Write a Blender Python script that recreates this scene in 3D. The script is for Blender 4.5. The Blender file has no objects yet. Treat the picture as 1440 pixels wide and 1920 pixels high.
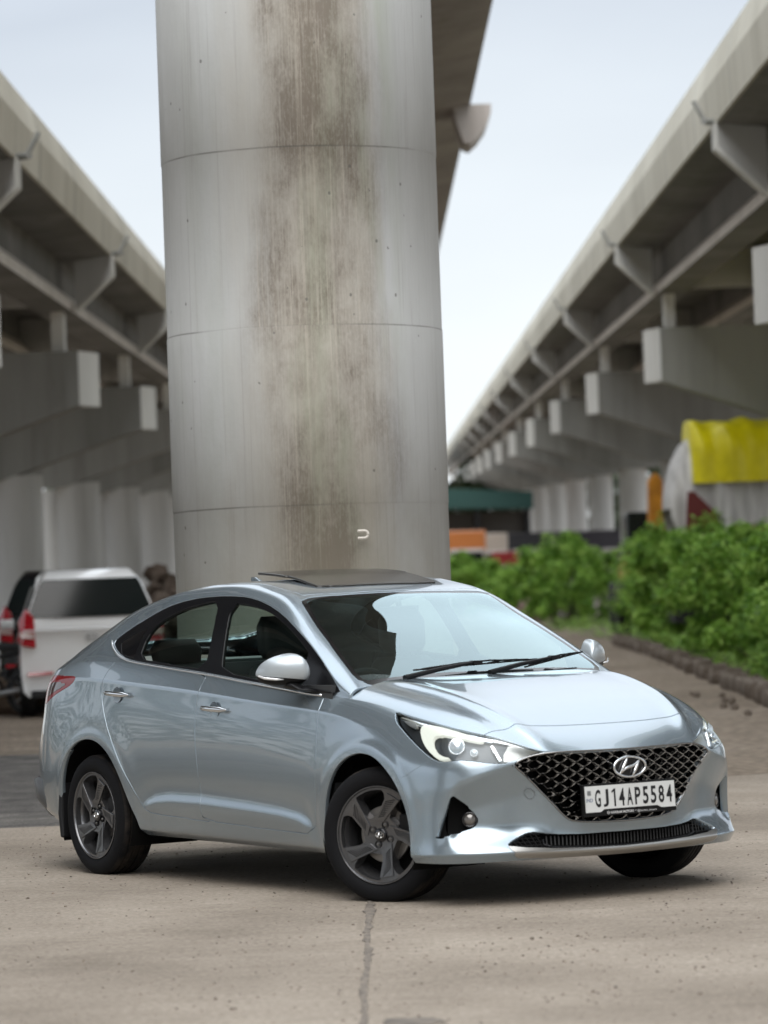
import bpy, bmesh, math, random
import numpy as np

from mathutils import Vector, Matrix, geometry
random.seed(7); rng = np.random.default_rng(7)
sc = bpy.context.scene
COL = sc.collection
# ---------------------------------------------------------------- camera
def cam_axes(yaw, pitch, roll):
    d = np.array([math.cos(pitch)*math.cos(yaw), math.cos(pitch)*math.sin(yaw), math.sin(pitch)])
    r = np.cross(d, [0, 0, 1]); r /= np.linalg.norm(r); u = np.cross(r, d)
    return d, r*math.cos(roll)+u*math.sin(roll), -r*math.sin(roll)+u*math.cos(roll)
CY, CP, CR, CF = 2.5598518610438084, 0.020188996735086236, -0.03574025878815944, 6.6566620740539015
CPOS = np.array([14.84546155836195, -9.61495462527701, 1.441498808728168])
cd_, cr_, cu_ = cam_axes(CY, CP, CR)
cam = bpy.data.cameras.new('camera'); camo = bpy.data.objects.new('camera', cam); COL.objects.link(camo)
cam.sensor_fit = 'HORIZONTAL'; cam.sensor_width = 36.0; cam.lens = CF*1000/1440*36
cam.clip_start = 0.1; cam.clip_end = 3000
Mx = Matrix.Identity(4)
for i in range(3):
    Mx[i][0] = cr_[i]; Mx[i][1] = cu_[i]; Mx[i][2] = -cd_[i]; Mx[i][3] = CPOS[i]
camo.matrix_world = Mx
cam.dof.use_dof = True; cam.dof.focus_distance = 18.1; cam.dof.aperture_fstop = 3.9
sc.camera = camo
sc.render.resolution_x = 768; sc.render.resolution_y = 1024
# ---------------------------------------------------------------- light
SUN_EL, SUN_AZ = math.radians(50), math.radians(-37)      # azimuth measured from +x towards +y
wd = bpy.data.worlds.new('World'); sc.world = wd; wd.use_nodes = True
nt = wd.node_tree; nt.nodes.clear()
def N(t, **k):
    n = nt.nodes.new(t)
    for a, b in k.items(): setattr(n, a, b)
    return n
sky = N('ShaderNodeTexSky', sky_type='NISHITA', sun_disc=False, sun_elevation=SUN_EL, sun_rotation=math.pi/2-SUN_AZ, air_density=1.0, dust_density=4.0, ozone_density=1.0)
tc = N('ShaderNodeTexCoord'); sx = N('ShaderNodeSeparateXYZ'); nt.links.new(tc.outputs['Generated'], sx.inputs[0])
ramp = N('ShaderNodeValToRGB'); cr = ramp.color_ramp
cr.elements[0].position = 0.0; cr.elements[0].color = (4.95, 5.1, 5.15, 1)
cr.elements[1].position = 1.0; cr.elements[1].color = (12.5, 13.2, 14.0, 1)
for p_, c_ in ((.05, (4.6, 4.85, 5.0)), (.165, (2.85, 3.06, 3.38)), (.28, (4.6, 4.95, 5.35)), (.5, (7.0, 7.5, 8.0))): e = cr.elements.new(p_); e.color = (*c_, 1)
cn = N('ShaderNodeTexNoise'); cn.inputs['Scale'].default_value = 3.2; cn.inputs['Detail'].default_value = 5; cmap = N('ShaderNodeMapping'); cmap.inputs['Scale'].default_value = (1, 1, 3.5); nt.links.new(tc.outputs['Generated'], cmap.inputs[0]); nt.links.new(cmap.outputs[0], cn.inputs[0])
cm_ = N('ShaderNodeMath', operation='MULTIPLY_ADD'); cm_.inputs[1].default_value = .10; cm_.inputs[2].default_value = -.05; nt.links.new(cn.outputs['Fac'], cm_.inputs[0]); ca_ = N('ShaderNodeMath', operation='ADD'); nt.links.new(sx.outputs['Z'], ca_.inputs[0]); nt.links.new(cm_.outputs[0], ca_.inputs[1])
nt.links.new(ca_.outputs[0], ramp.inputs[0])
mixc = N('ShaderNodeMix', data_type='RGBA'); mixc.inputs[0].default_value = .88      # low overcast over the clear sky
nt.links.new(sky.outputs[0], mixc.inputs[6]); nt.links.new(ramp.outputs[0], mixc.inputs[7])
bg = N('ShaderNodeBackground'); bg.inputs[1].default_value = .10
wo = N('ShaderNodeOutputWorld'); nt.links.new(mixc.outputs[2], bg.inputs[0]); nt.links.new(bg.outputs[0], wo.inputs[0])
sun = bpy.data.lights.new('sun', 'SUN'); sun.energy = .85; sun.angle = math.radians(60); sun.color = (1, .97, .93)
suno = bpy.data.objects.new('sun', sun); COL.objects.link(suno)
suno.rotation_euler = Vector((math.cos(SUN_EL)*math.cos(SUN_AZ), math.cos(SUN_EL)*math.sin(SUN_AZ), math.sin(SUN_EL))).to_track_quat('Z', 'Y').to_euler()
sc.view_settings.view_transform = 'Standard'; sc.view_settings.look = 'None'; sc.view_settings.gamma = 1; sc.view_settings.use_curve_mapping = False
sc.view_settings.exposure = 1.23
# ---------------------------------------------------------------- helpers
def mat(name, col=(.5, .5, .5), rough=.5, metal=0, spec=.5, coat=0, coat_r=.03, emit=None, es=1.0, trans=0, ior=1.45, alpha=1):
    m = bpy.data.materials.new(name); m.use_nodes = True; b = m.node_tree.nodes['Principled BSDF']
    b.inputs['Base Color'].default_value = (*col, 1); b.inputs['Roughness'].default_value = rough; b.inputs['Metallic'].default_value = metal
    b.inputs['Specular IOR Level'].default_value = spec; b.inputs['Coat Weight'].default_value = coat; b.inputs['Coat Roughness'].default_value = coat_r
    b.inputs['Transmission Weight'].default_value = trans; b.inputs['IOR'].default_value = ior; b.inputs['Alpha'].default_value = alpha
    if emit: b.inputs['Emission Color'].default_value = (*emit, 1); b.inputs['Emission Strength'].default_value = es
    return m
def mixnoise(m, c1, c2, scale=5, detail=6, lo=.35, hi=.65, stretch=(1, 1, 1), bump=0, bscale=60, coord='Object', rough=None, dist=0):
    """procedural two-tone colour with optional fine bump"""
    t = m.node_tree; b = t.nodes['Principled BSDF']
    tc = t.nodes.new('ShaderNodeTexCoord'); mp = t.nodes.new('ShaderNodeMapping'); mp.inputs['Scale'].default_value = stretch
    t.links.new(tc.outputs[coord], mp.inputs[0]); n = t.nodes.new('ShaderNodeTexNoise'); n.inputs['Scale'].default_value = scale; n.inputs['Detail'].default_value = detail; n.inputs['Distortion'].default_value = dist
    t.links.new(mp.outputs[0], n.inputs[0]); r = t.nodes.new('ShaderNodeValToRGB'); r.color_ramp.elements[0].position = lo; r.color_ramp.elements[1].position = hi
    r.color_ramp.elements[0].color = (*c1, 1); r.color_ramp.elements[1].color = (*c2, 1); t.links.new(n.outputs['Fac'], r.inputs[0]); t.links.new(r.outputs[0], b.inputs['Base Color'])
    if bump:
        n2 = t.nodes.new('ShaderNodeTexNoise'); n2.inputs['Scale'].default_value = bscale; n2.inputs['Detail'].default_value = 5; t.links.new(tc.outputs[coord], n2.inputs[0])
        bp = t.nodes.new('ShaderNodeBump'); bp.inputs['Strength'].default_value = bump; bp.inputs['Distance'].default_value = .02; t.links.new(n2.outputs['Fac'], bp.inputs['Height']); t.links.new(bp.outputs[0], b.inputs['Normal'])
    return m
def empty(name, loc=(0, 0, 0), rz=0, label=None, cat=None, group=None, kind=None):
    o = bpy.data.objects.new(name, None); COL.objects.link(o); o.location = loc; o.rotation_euler = (0, 0, rz); o.empty_display_size = .2
    tag(o, label, cat, group, kind); return o
def tag(o, label=None, cat=None, group=None, kind=None):
    if label: o['label'] = label
    if cat: o['category'] = cat
    if group: o['group'] = group
    if kind: o['kind'] = kind
    return o
def obj(name, V, F, m, parent=None, smooth=False, normals=None, mats=None, mi=None):
    me = bpy.data.meshes.new(name); me.from_pydata([tuple(map(float, v)) for v in V], [], [tuple(int(i) for i in f) for f in F])
    for k in (mats or [m]): me.materials.append(k)
    if mi is not None: me.polygons.foreach_set('material_index', np.asarray(mi, dtype=np.int32))
    if smooth or normals is not None: me.polygons.foreach_set('use_smooth', [True]*len(me.polygons))
    me.update()
    if normals is not None: me.normals_split_custom_set_from_vertices([tuple(map(float, n)) for n in normals])
    o = bpy.data.objects.new(name, me); COL.objects.link(o)
    if parent: o.parent = parent
    return o
class MB:
    """collects shapes into one mesh"""
    def __init__(s): s.V = []; s.F = []; s.MI = []
    def add(s, V, F, mi=0):
        k = len(s.V); s.V += [tuple(v) for v in V]; s.F += [tuple(i+k for i in f) for f in F]; s.MI += [mi]*len(F); return s
    def box(s, c, d, mi=0, M=None):
        x, y, z = [q/2 for q in d]; V = [Vector((a*x, b*y, e*z)) for a in (-1, 1) for b in (-1, 1) for e in (-1, 1)]
        if M is not None: V = [M @ v for v in V]
        return s.add([v+Vector(c) for v in V], [(0, 1, 3, 2), (4, 6, 7, 5), (0, 4, 5, 1), (2, 3, 7, 6), (0, 2, 6, 4), (1, 5, 7, 3)], mi)
    def bar(s, p, q, w, h, mi=0, up=(0, 0, 1)):
        p = Vector(p); q = Vector(q); d = (q-p); L = d.length; d.normalize(); a = d.cross(Vector(up))
        if a.length < 1e-4: a = d.cross(Vector((1, 0, 0)))
        a.normalize(); b = a.cross(d); V = []
        for e in (p, q):
            for i, j in ((-1, -1), (1, -1), (1, 1), (-1, 1)): V.append(e+a*(i*w/2)+b*(j*h/2))
        return s.add(V, [(0, 3, 2, 1), (4, 5, 6, 7), (0, 1, 5, 4), (1, 2, 6, 5), (2, 3, 7, 6), (3, 0, 4, 7)], mi)
    def tube(s, pts, r, n=8, mi=0, flat=1.0, cap=True, closed=False):
        pts = [Vector(p) for p in pts]; m = len(pts); rs = r if hasattr(r, '__len__') else [r]*m; V = []; ref = Vector((0, 0, 1))
        for i, p in enumerate(pts):
            a = pts[(i-1) % m] if closed else pts[max(i-1, 0)]; b = pts[(i+1) % m] if closed else pts[min(i+1, m-1)]; t = (b-a).normalized()
            u = t.cross(ref)
            if u.length < 1e-3: u = t.cross(Vector((1, 0, 0)))
            u.normalize(); w = u.cross(t)
            for k in range(n):
                an = 2*math.pi*k/n; V.append(p+(u*math.cos(an)*flat+w*math.sin(an))*rs[i])
        F = []
        for i in range(m if closed else m-1):
            for k in range(n): a = i*n+k; b = i*n+(k+1) % n; c = ((i+1) % m)*n; F.append((a, c+k, c+(k+1) % n, b))
        if cap and not closed: F += [tuple(range(n)), tuple((m-1)*n+k for k in range(n-1, -1, -1))]
        return s.add(V, F, mi)
    def lathe(s, prof, n=32, axis='y', c=(0, 0, 0), mi=0, closed=False):
        V = []; m = len(prof)
        for k in range(n):
            an = 2*math.pi*k/n; ca, sa = math.cos(an), math.sin(an)
            for r, h in prof:
                v = {'y': (r*ca, h, r*sa), 'z': (r*ca, r*sa, h), 'x': (h, r*ca, r*sa)}[axis]; V.append((v[0]+c[0], v[1]+c[1], v[2]+c[2]))
        F = []
        for k in range(n):
            for j in range(m if closed else m-1):
                a = k*m+j; b = k*m+(j+1) % m; q = ((k+1) % n)*m; F.append((a, b, q+(j+1) % m, q+j))
        return s.add(V, F, mi)
    def loft(s, rings, mi=0, cap=True, closed=True):
        n = len(rings[0]); V = [v for r in rings for v in r]; F = []
        for i in range(len(rings)-1):
            for k in range(n if closed else n-1): F.append((i*n+k, (i+1)*n+k, (i+1)*n+(k+1) % n, i*n+(k+1) % n))
        if cap: F += [tuple(range(n)), tuple((len(rings)-1)*n+k for k in range(n-1, -1, -1))]
        return s.add(V, F, mi)
    def prism(s, poly, a, b, mi=0):
        """poly: list of 3d points, extruded from offset a to offset b (vectors)"""
        a = Vector(a); b = Vector(b); n = len(poly); V = [Vector(p)+a for p in poly]+[Vector(p)+b for p in poly]
        F = [tuple(range(n-1, -1, -1)), tuple(range(n, 2*n))]+[(k, (k+1) % n, n+(k+1) % n, n+k) for k in range(n)]
        return s.add(V, F, mi)
    def build(s, name, m, parent=None, smooth=False, bevel=0, seg=2, fix=True, auto=None):
        mats = m if isinstance(m, (list, tuple)) else [m]
        me = bpy.data.meshes.new(name); me.from_pydata([tuple(map(float, v)) for v in s.V], [], s.F)
        for k in mats: me.materials.append(k)
        me.polygons.foreach_set('material_index', s.MI)
        if fix:
            bm = bmesh.new(); bm.from_mesh(me); bmesh.ops.recalc_face_normals(bm, faces=bm.faces); bm.to_mesh(me); bm.free()
        if smooth: me.polygons.foreach_set('use_smooth', [True]*len(me.polygons))
        me.update()
        if auto: me.set_sharp_from_angle(angle=math.radians(auto))
        o = bpy.data.objects.new(name, me); COL.objects.link(o)
        if parent: o.parent = parent
        if bevel:
            b = o.modifiers.new('bevel', 'BEVEL'); b.width = bevel; b.segments = seg; b.limit_method = 'ANGLE'; b.angle_limit = math.radians(40)
        return o
# ================================================================ ground
def px(u, v, depth):
    """point seen at photo pixel (u, v) at a given distance along the view axis"""
    return CPOS+(cd_+cr_*(u-720)/(CF*1000)-cu_*(v-960)/(CF*1000))*depth
def gpt(u, v, z=0.0):
    w = cd_+cr_*(u-720)/(CF*1000)-cu_*(v-960)/(CF*1000); t = (z-CPOS[2])/w[2]; return CPOS+w*t
VA = np.array([cd_[0], cd_[1], 0]); VA /= np.linalg.norm(VA); VR = np.array([VA[1], -VA[0], 0])     # away from the camera / to its right
G0 = np.array([CPOS[0], CPOS[1], 0])
def gp(depth, lat, z=0.0): p = G0+VA*depth+VR*lat; return (float(p[0]), float(p[1]), z)
def node_mat(name):
    m = bpy.data.materials.new(name); m.use_nodes = True; t = m.node_tree; b = t.nodes['Principled BSDF']
    def nd(k, **a):
        n = t.nodes.new(k)
        for p, q in a.items(): setattr(n, p, q)
        return n
    def lk(a, b_): t.links.new(a, b_)
    return m, t, b, nd, lk
VANG = math.atan2(VA[1], VA[0])
def concrete_floor():
    m, t, b, nd, lk = node_mat('brushed_concrete_ground'); tc = nd('ShaderNodeTexCoord'); mp = nd('ShaderNodeMapping', vector_type='TEXTURE'); mp.inputs['Rotation'].default_value = (0, 0, VANG-math.pi/2); lk(tc.outputs['Object'], mp.inputs[0])
    mp2 = nd('ShaderNodeMapping'); mp2.inputs['Scale'].default_value = (1.2, 26, 1); lk(mp.outputs[0], mp2.inputs[0])
    n1 = nd('ShaderNodeTexNoise'); n1.inputs['Scale'].default_value = 3; n1.inputs['Detail'].default_value = 8; lk(mp2.outputs[0], n1.inputs[0])       # broom marks
    n2 = nd('ShaderNodeTexNoise'); n2.inputs['Scale'].default_value = .55; n2.inputs['Detail'].default_value = 7; n2.inputs['Roughness'].default_value = .62; lk(mp.outputs[0], n2.inputs[0])   # big stains
    n3 = nd('ShaderNodeTexNoise'); n3.inputs['Scale'].default_value = 38; n3.inputs['Detail'].default_value = 6; n3.inputs['Roughness'].default_value = .7; lk(mp.outputs[0], n3.inputs[0])
    r2 = nd('ShaderNodeValToRGB'); e = r2.color_ramp; e.elements[0].position = .30; e.elements[0].color = (.20, .168, .134, 1); e.elements[1].position = .68; e.elements[1].color = (.365, .318, .264, 1); x = e.elements.new(.5); x.color = (.295, .253, .207, 1); lk(n2.outputs['Fac'], r2.inputs[0])
    r1 = nd('ShaderNodeValToRGB'); r1.color_ramp.elements[0].position = .33; r1.color_ramp.elements[0].color = (.78, .77, .76, 1); r1.color_ramp.elements[1].position = .62; r1.color_ramp.elements[1].color = (1.12, 1.12, 1.12, 1); lk(n1.outputs['Fac'], r1.inputs[0])
    m1 = nd('ShaderNodeMix', data_type='RGBA', blend_type='MULTIPLY'); m1.inputs[0].default_value = .85; lk(r2.outputs[0], m1.inputs[6]); lk(r1.outputs[0], m1.inputs[7])
    r3 = nd('ShaderNodeValToRGB'); r3.color_ramp.elements[0].position = .36; r3.color_ramp.elements[0].color = (.60, .58, .55, 1); r3.color_ramp.elements[1].position = .60; r3.color_ramp.elements[1].color = (1.10, 1.10, 1.10, 1); lk(n3.outputs['Fac'], r3.inputs[0])
    m2 = nd('ShaderNodeMix', data_type='RGBA', blend_type='MULTIPLY'); m2.inputs[0].default_value = .8; lk(m1.outputs[2], m2.inputs[6]); lk(r3.outputs[0], m2.inputs[7])
    # pits
    v = nd('ShaderNodeTexVoronoi'); v.inputs['Scale'].default_value = 9; lk(mp.outputs[0], v.inputs[0]); vs = nd('ShaderNodeMath', operation='LESS_THAN'); vs.inputs[1].default_value = .055; lk(v.outputs['Distance'], vs.inputs[0])
    nn = nd('ShaderNodeTexNoise'); nn.inputs['Scale'].default_value = 1.1; lk(mp.outputs[0], nn.inputs[0]); ng = nd('ShaderNodeMath', operation='GREATER_THAN'); ng.inputs[1].default_value = .52; lk(nn.outputs['Fac'], ng.inputs[0]); vm = nd('ShaderNodeMath', operation='MULTIPLY'); lk(vs.outputs[0], vm.inputs[0]); lk(ng.outputs[0], vm.inputs[1])
    m3 = nd('ShaderNodeMix', data_type='RGBA'); m3.inputs[7].default_value = (.055, .045, .036, 1); vk = nd('ShaderNodeMath', operation='MULTIPLY'); vk.inputs[1].default_value = .75; lk(vm.outputs[0], vk.inputs[0]); lk(vk.outputs[0], m3.inputs[0]); lk(m2.outputs[2], m3.inputs[6]); lk(m3.outputs[2], b.inputs['Base Color'])
    b.inputs['Roughness'].default_value = .85; b.inputs['Specular IOR Level'].default_value = .3
    ad = nd('ShaderNodeMath', operation='ADD'); lk(n1.outputs['Fac'], ad.inputs[0]); lk(n3.outputs['Fac'], ad.inputs[1]); ad2 = nd('ShaderNodeMath', operation='SUBTRACT'); lk(ad.outputs[0], ad2.inputs[0]); lk(vm.outputs[0], ad2.inputs[1])
    bp = nd('ShaderNodeBump'); bp.inputs['Strength'].default_value = .55; bp.inputs['Distance'].default_value = .012; lk(ad2.outputs[0], bp.inputs['Height']); lk(bp.outputs[0], b.inputs['Normal']); return m
def dirt_mat(name, c1, c2, c3, scale=.8, bump=.6):
    m, t, b, nd, lk = node_mat(name); tc = nd('ShaderNodeTexCoord'); n = nd('ShaderNodeTexNoise'); n.inputs['Scale'].default_value = scale; n.inputs['Detail'].default_value = 9; n.inputs['Roughness'].default_value = .68; lk(tc.outputs['Object'], n.inputs[0])
    r = nd('ShaderNodeValToRGB'); e = r.color_ramp; e.elements[0].position = .32; e.elements[0].color = (*c1, 1); e.elements[1].position = .68; e.elements[1].color = (*c3, 1); x = e.elements.new(.5); x.color = (*c2, 1); lk(n.outputs['Fac'], r.inputs[0])
    n2 = nd('ShaderNodeTexNoise'); n2.inputs['Scale'].default_value = scale*30; n2.inputs['Detail'].default_value = 5; lk(tc.outputs['Object'], n2.inputs[0]); r2 = nd('ShaderNodeValToRGB'); r2.color_ramp.elements[0].position = .35; r2.color_ramp.elements[0].color = (.5, .5, .5, 1); r2.color_ramp.elements[1].position = .65; r2.color_ramp.elements[1].color = (1.15, 1.15, 1.15, 1); lk(n2.outputs['Fac'], r2.inputs[0])
    mx = nd('ShaderNodeMix', data_type='RGBA', blend_type='MULTIPLY'); mx.inputs[0].default_value = .9; lk(r.outputs[0], mx.inputs[6]); lk(r2.outputs[0], mx.inputs[7]); lk(mx.outputs[2], b.inputs['Base Color']); b.inputs['Roughness'].default_value = .93; b.inputs['Specular IOR Level'].default_value = .2
    bp = nd('ShaderNodeBump'); bp.inputs['Strength'].default_value = bump; bp.inputs['Distance'].default_value = .03; lk(n2.outputs['Fac'], bp.inputs['Height']); lk(bp.outputs[0], b.inputs['Normal']); return m
dirt = dirt_mat('dry_earth', (.18, .14, .105), (.265, .215, .165), (.36, .30, .24), .5)
asphalt = dirt_mat('worn_asphalt', (.085, .079, .074), (.15, .14, .13), (.23, .215, .195), 2.2)
slab_m = concrete_floor()
def sheet(name, pts, m, z):
    o = obj(name, [(p[0], p[1], z) for p in pts], [tuple(range(len(pts)))], m); o['kind'] = 'structure'; return o
sheet('ground', [(-900, -900), (900, -900), (900, 900), (-900, 900)], dirt, -.008)
sheet('concrete_pavement', [gp(-12, -26)[:2], gp(-12, 30)[:2], gp(30, 30)[:2], gp(27, 6)[:2], gp(24.4, 1.2)[:2], gp(22.3, -1.0)[:2], gp(22.2, -3)[:2], gp(22.0, -26)[:2]], slab_m, 0.0)
sheet('asphalt_strip', [gp(22.0, -26)[:2], gp(22.2, -3)[:2], gp(22.3, -1.0)[:2], gp(30, -.2)[:2], gp(32.5, -2)[:2], gp(33, -26)[:2]], asphalt, -.004)
sheet('earth_path', [gp(27, 6)[:2], gp(30, 30)[:2], gp(46, 9)[:2], gp(52, 4.6)[:2], gp(90, 3.2)[:2], gp(90, .9)[:2], gp(30, -.2)[:2], gp(24.4, 1.2)[:2]], dirt_mat('pale_trodden_earth', (.19, .15, .112), (.28, .228, .175), (.37, .31, .25), .35), -.004)
# joint running towards the camera
joint_m = mat('joint_filler', (.07, .062, .055), .9); jm = MB(); jp = []; 
ja = np.array(gpt(694, 1688)); jb = np.array(gpt(681, 1935)); jd = (jb-ja); jn = np.array([-jd[1], jd[0], 0])/np.linalg.norm(jd)
L_ = []; R_ = []
for k in range(-30, 150):
    p = ja+jd*(k/70.0); w1 = .006+.009*rng.random()+.008*(rng.random() > .8)+.02*math.exp(-((k-8)/6)**2)*rng.random(); w2 = .006+.009*rng.random()+.008*(rng.random() > .8)+.02*math.exp(-((k-8)/6)**2)*rng.random(); off = .004*math.sin(k*.21)
    L_.append(p+jn*(w1+off)); R_.append(p-jn*(w2-off))
V = [(v[0], v[1], .004) for v in L_+R_]; n = len(L_); jo = obj('pavement_joint', V, [(i, i+1, n+i+1, n+i) for i in range(n-1)], mixnoise(joint_m, (.09, .078, .066), (.22, .185, .15), 30)); jo['kind'] = 'structure'
# patch of darker repair at the bottom edge
pc = np.array(gpt(775, 1917)); pts = [(pc[0]+r*math.cos(a)*1, pc[1]+r*math.sin(a), .004) for a, r in [(2*math.pi*k/24, .085*(1+.5*rng.random())) for k in range(24)]]
po = obj('pavement_patch', pts, [tuple(range(24))], mixnoise(mat('tar_patch', (.06, .055, .05), .9), (.10, .09, .078), (.20, .17, .14), 12)); po['kind'] = 'structure'
# loose grit: little stones on the slab (uncountable)
gm_ = MB()
def pebble(x, y, r):
    V = [(x+r*math.cos(a)*q*random.uniform(.7, 1.2), y+r*math.sin(a)*q*random.uniform(.7, 1.2), z) for q, z in ((1, 0), (.7, r*.6)) for a in np.linspace(0, 2*math.pi, 6)[:-1]]
    gm_.add(V+[(x, y, r*.8)], [(k, (k+1) % 5, 5+(k+1) % 5, 5+k) for k in range(5)]+[(5+k, 5+(k+1) % 5, 10) for k in range(5)])
for k in range(2300):
    cl = random.random(); dd = random.uniform(11.0, 22); la = random.uniform(-.115, .115)*dd*1.05
    if cl < .45: c0 = random.choice([(13.5, 1.0), (14.5, .5), (15.2, 1.8), (20.6, -1.9), (12.6, -.6), (16.3, 1.6), (19.5, -2.2)]); dd = random.gauss(c0[0], .9); la = random.gauss(c0[1], .6)
    p = gp(dd, la); pebble(p[0], p[1], abs(random.gauss(0, .0030))+.0018)
go = gm_.build('grit', mixnoise(mat('grit_brown', (.1, .08, .06), .9), (.06, .048, .04), (.26, .21, .165), 40)); go['kind'] = 'stuff'
# ================================================================ concrete
def conc(name, c1, c2, scale=.6, streak=True, rough=.85):
    m, t, b, nd, lk = node_mat(name); tc = nd('ShaderNodeTexCoord'); mp = nd('ShaderNodeMapping'); mp.inputs['Scale'].default_value = (1, 1, .12) if streak else (1, 1, 1); lk(tc.outputs['Object'], mp.inputs[0])
    n = nd('ShaderNodeTexNoise'); n.inputs['Scale'].default_value = scale; n.inputs['Detail'].default_value = 9; n.inputs['Roughness'].default_value = .62; lk(mp.outputs[0], n.inputs[0]); r = nd('ShaderNodeValToRGB'); r.color_ramp.elements[0].position = .34; r.color_ramp.elements[0].color = (*c1, 1); r.color_ramp.elements[1].position = .62; r.color_ramp.elements[1].color = (*c2, 1); lk(n.outputs['Fac'], r.inputs[0])
    # rain drips and dark blotches
    m2 = nd('ShaderNodeMapping'); m2.inputs['Scale'].default_value = (2.6, 2.6, .16); lk(tc.outputs['Object'], m2.inputs[0]); n3 = nd('ShaderNodeTexNoise'); n3.inputs['Scale'].default_value = 1.0; n3.inputs['Detail'].default_value = 6; n3.inputs['Roughness'].default_value = .7; lk(m2.outputs[0], n3.inputs[0])
    r3 = nd('ShaderNodeValToRGB'); r3.color_ramp.elements[0].position = .33; r3.color_ramp.elements[0].color = (.55, .53, .50, 1); r3.color_ramp.elements[1].position = .50; r3.color_ramp.elements[1].color = (1, 1, 1, 1); lk(n3.outputs['Fac'], r3.inputs[0]); mx = nd('ShaderNodeMix', data_type='RGBA', blend_type='MULTIPLY'); mx.inputs[0].default_value = .45; lk(r.outputs[0], mx.inputs[6]); lk(r3.outputs[0], mx.inputs[7]); lk(mx.outputs[2], b.inputs['Base Color'])
    b.inputs['Roughness'].default_value = rough; n2 = nd('ShaderNodeTexNoise'); n2.inputs['Scale'].default_value = 18; n2.inputs['Detail'].default_value = 5; lk(tc.outputs['Object'], n2.inputs[0]); bp = nd('ShaderNodeBump'); bp.inputs['Strength'].default_value = .25; bp.inputs['Distance'].default_value = .02; lk(n2.outputs['Fac'], bp.inputs['Height']); lk(bp.outputs[0], b.inputs['Normal']); return m
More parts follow.
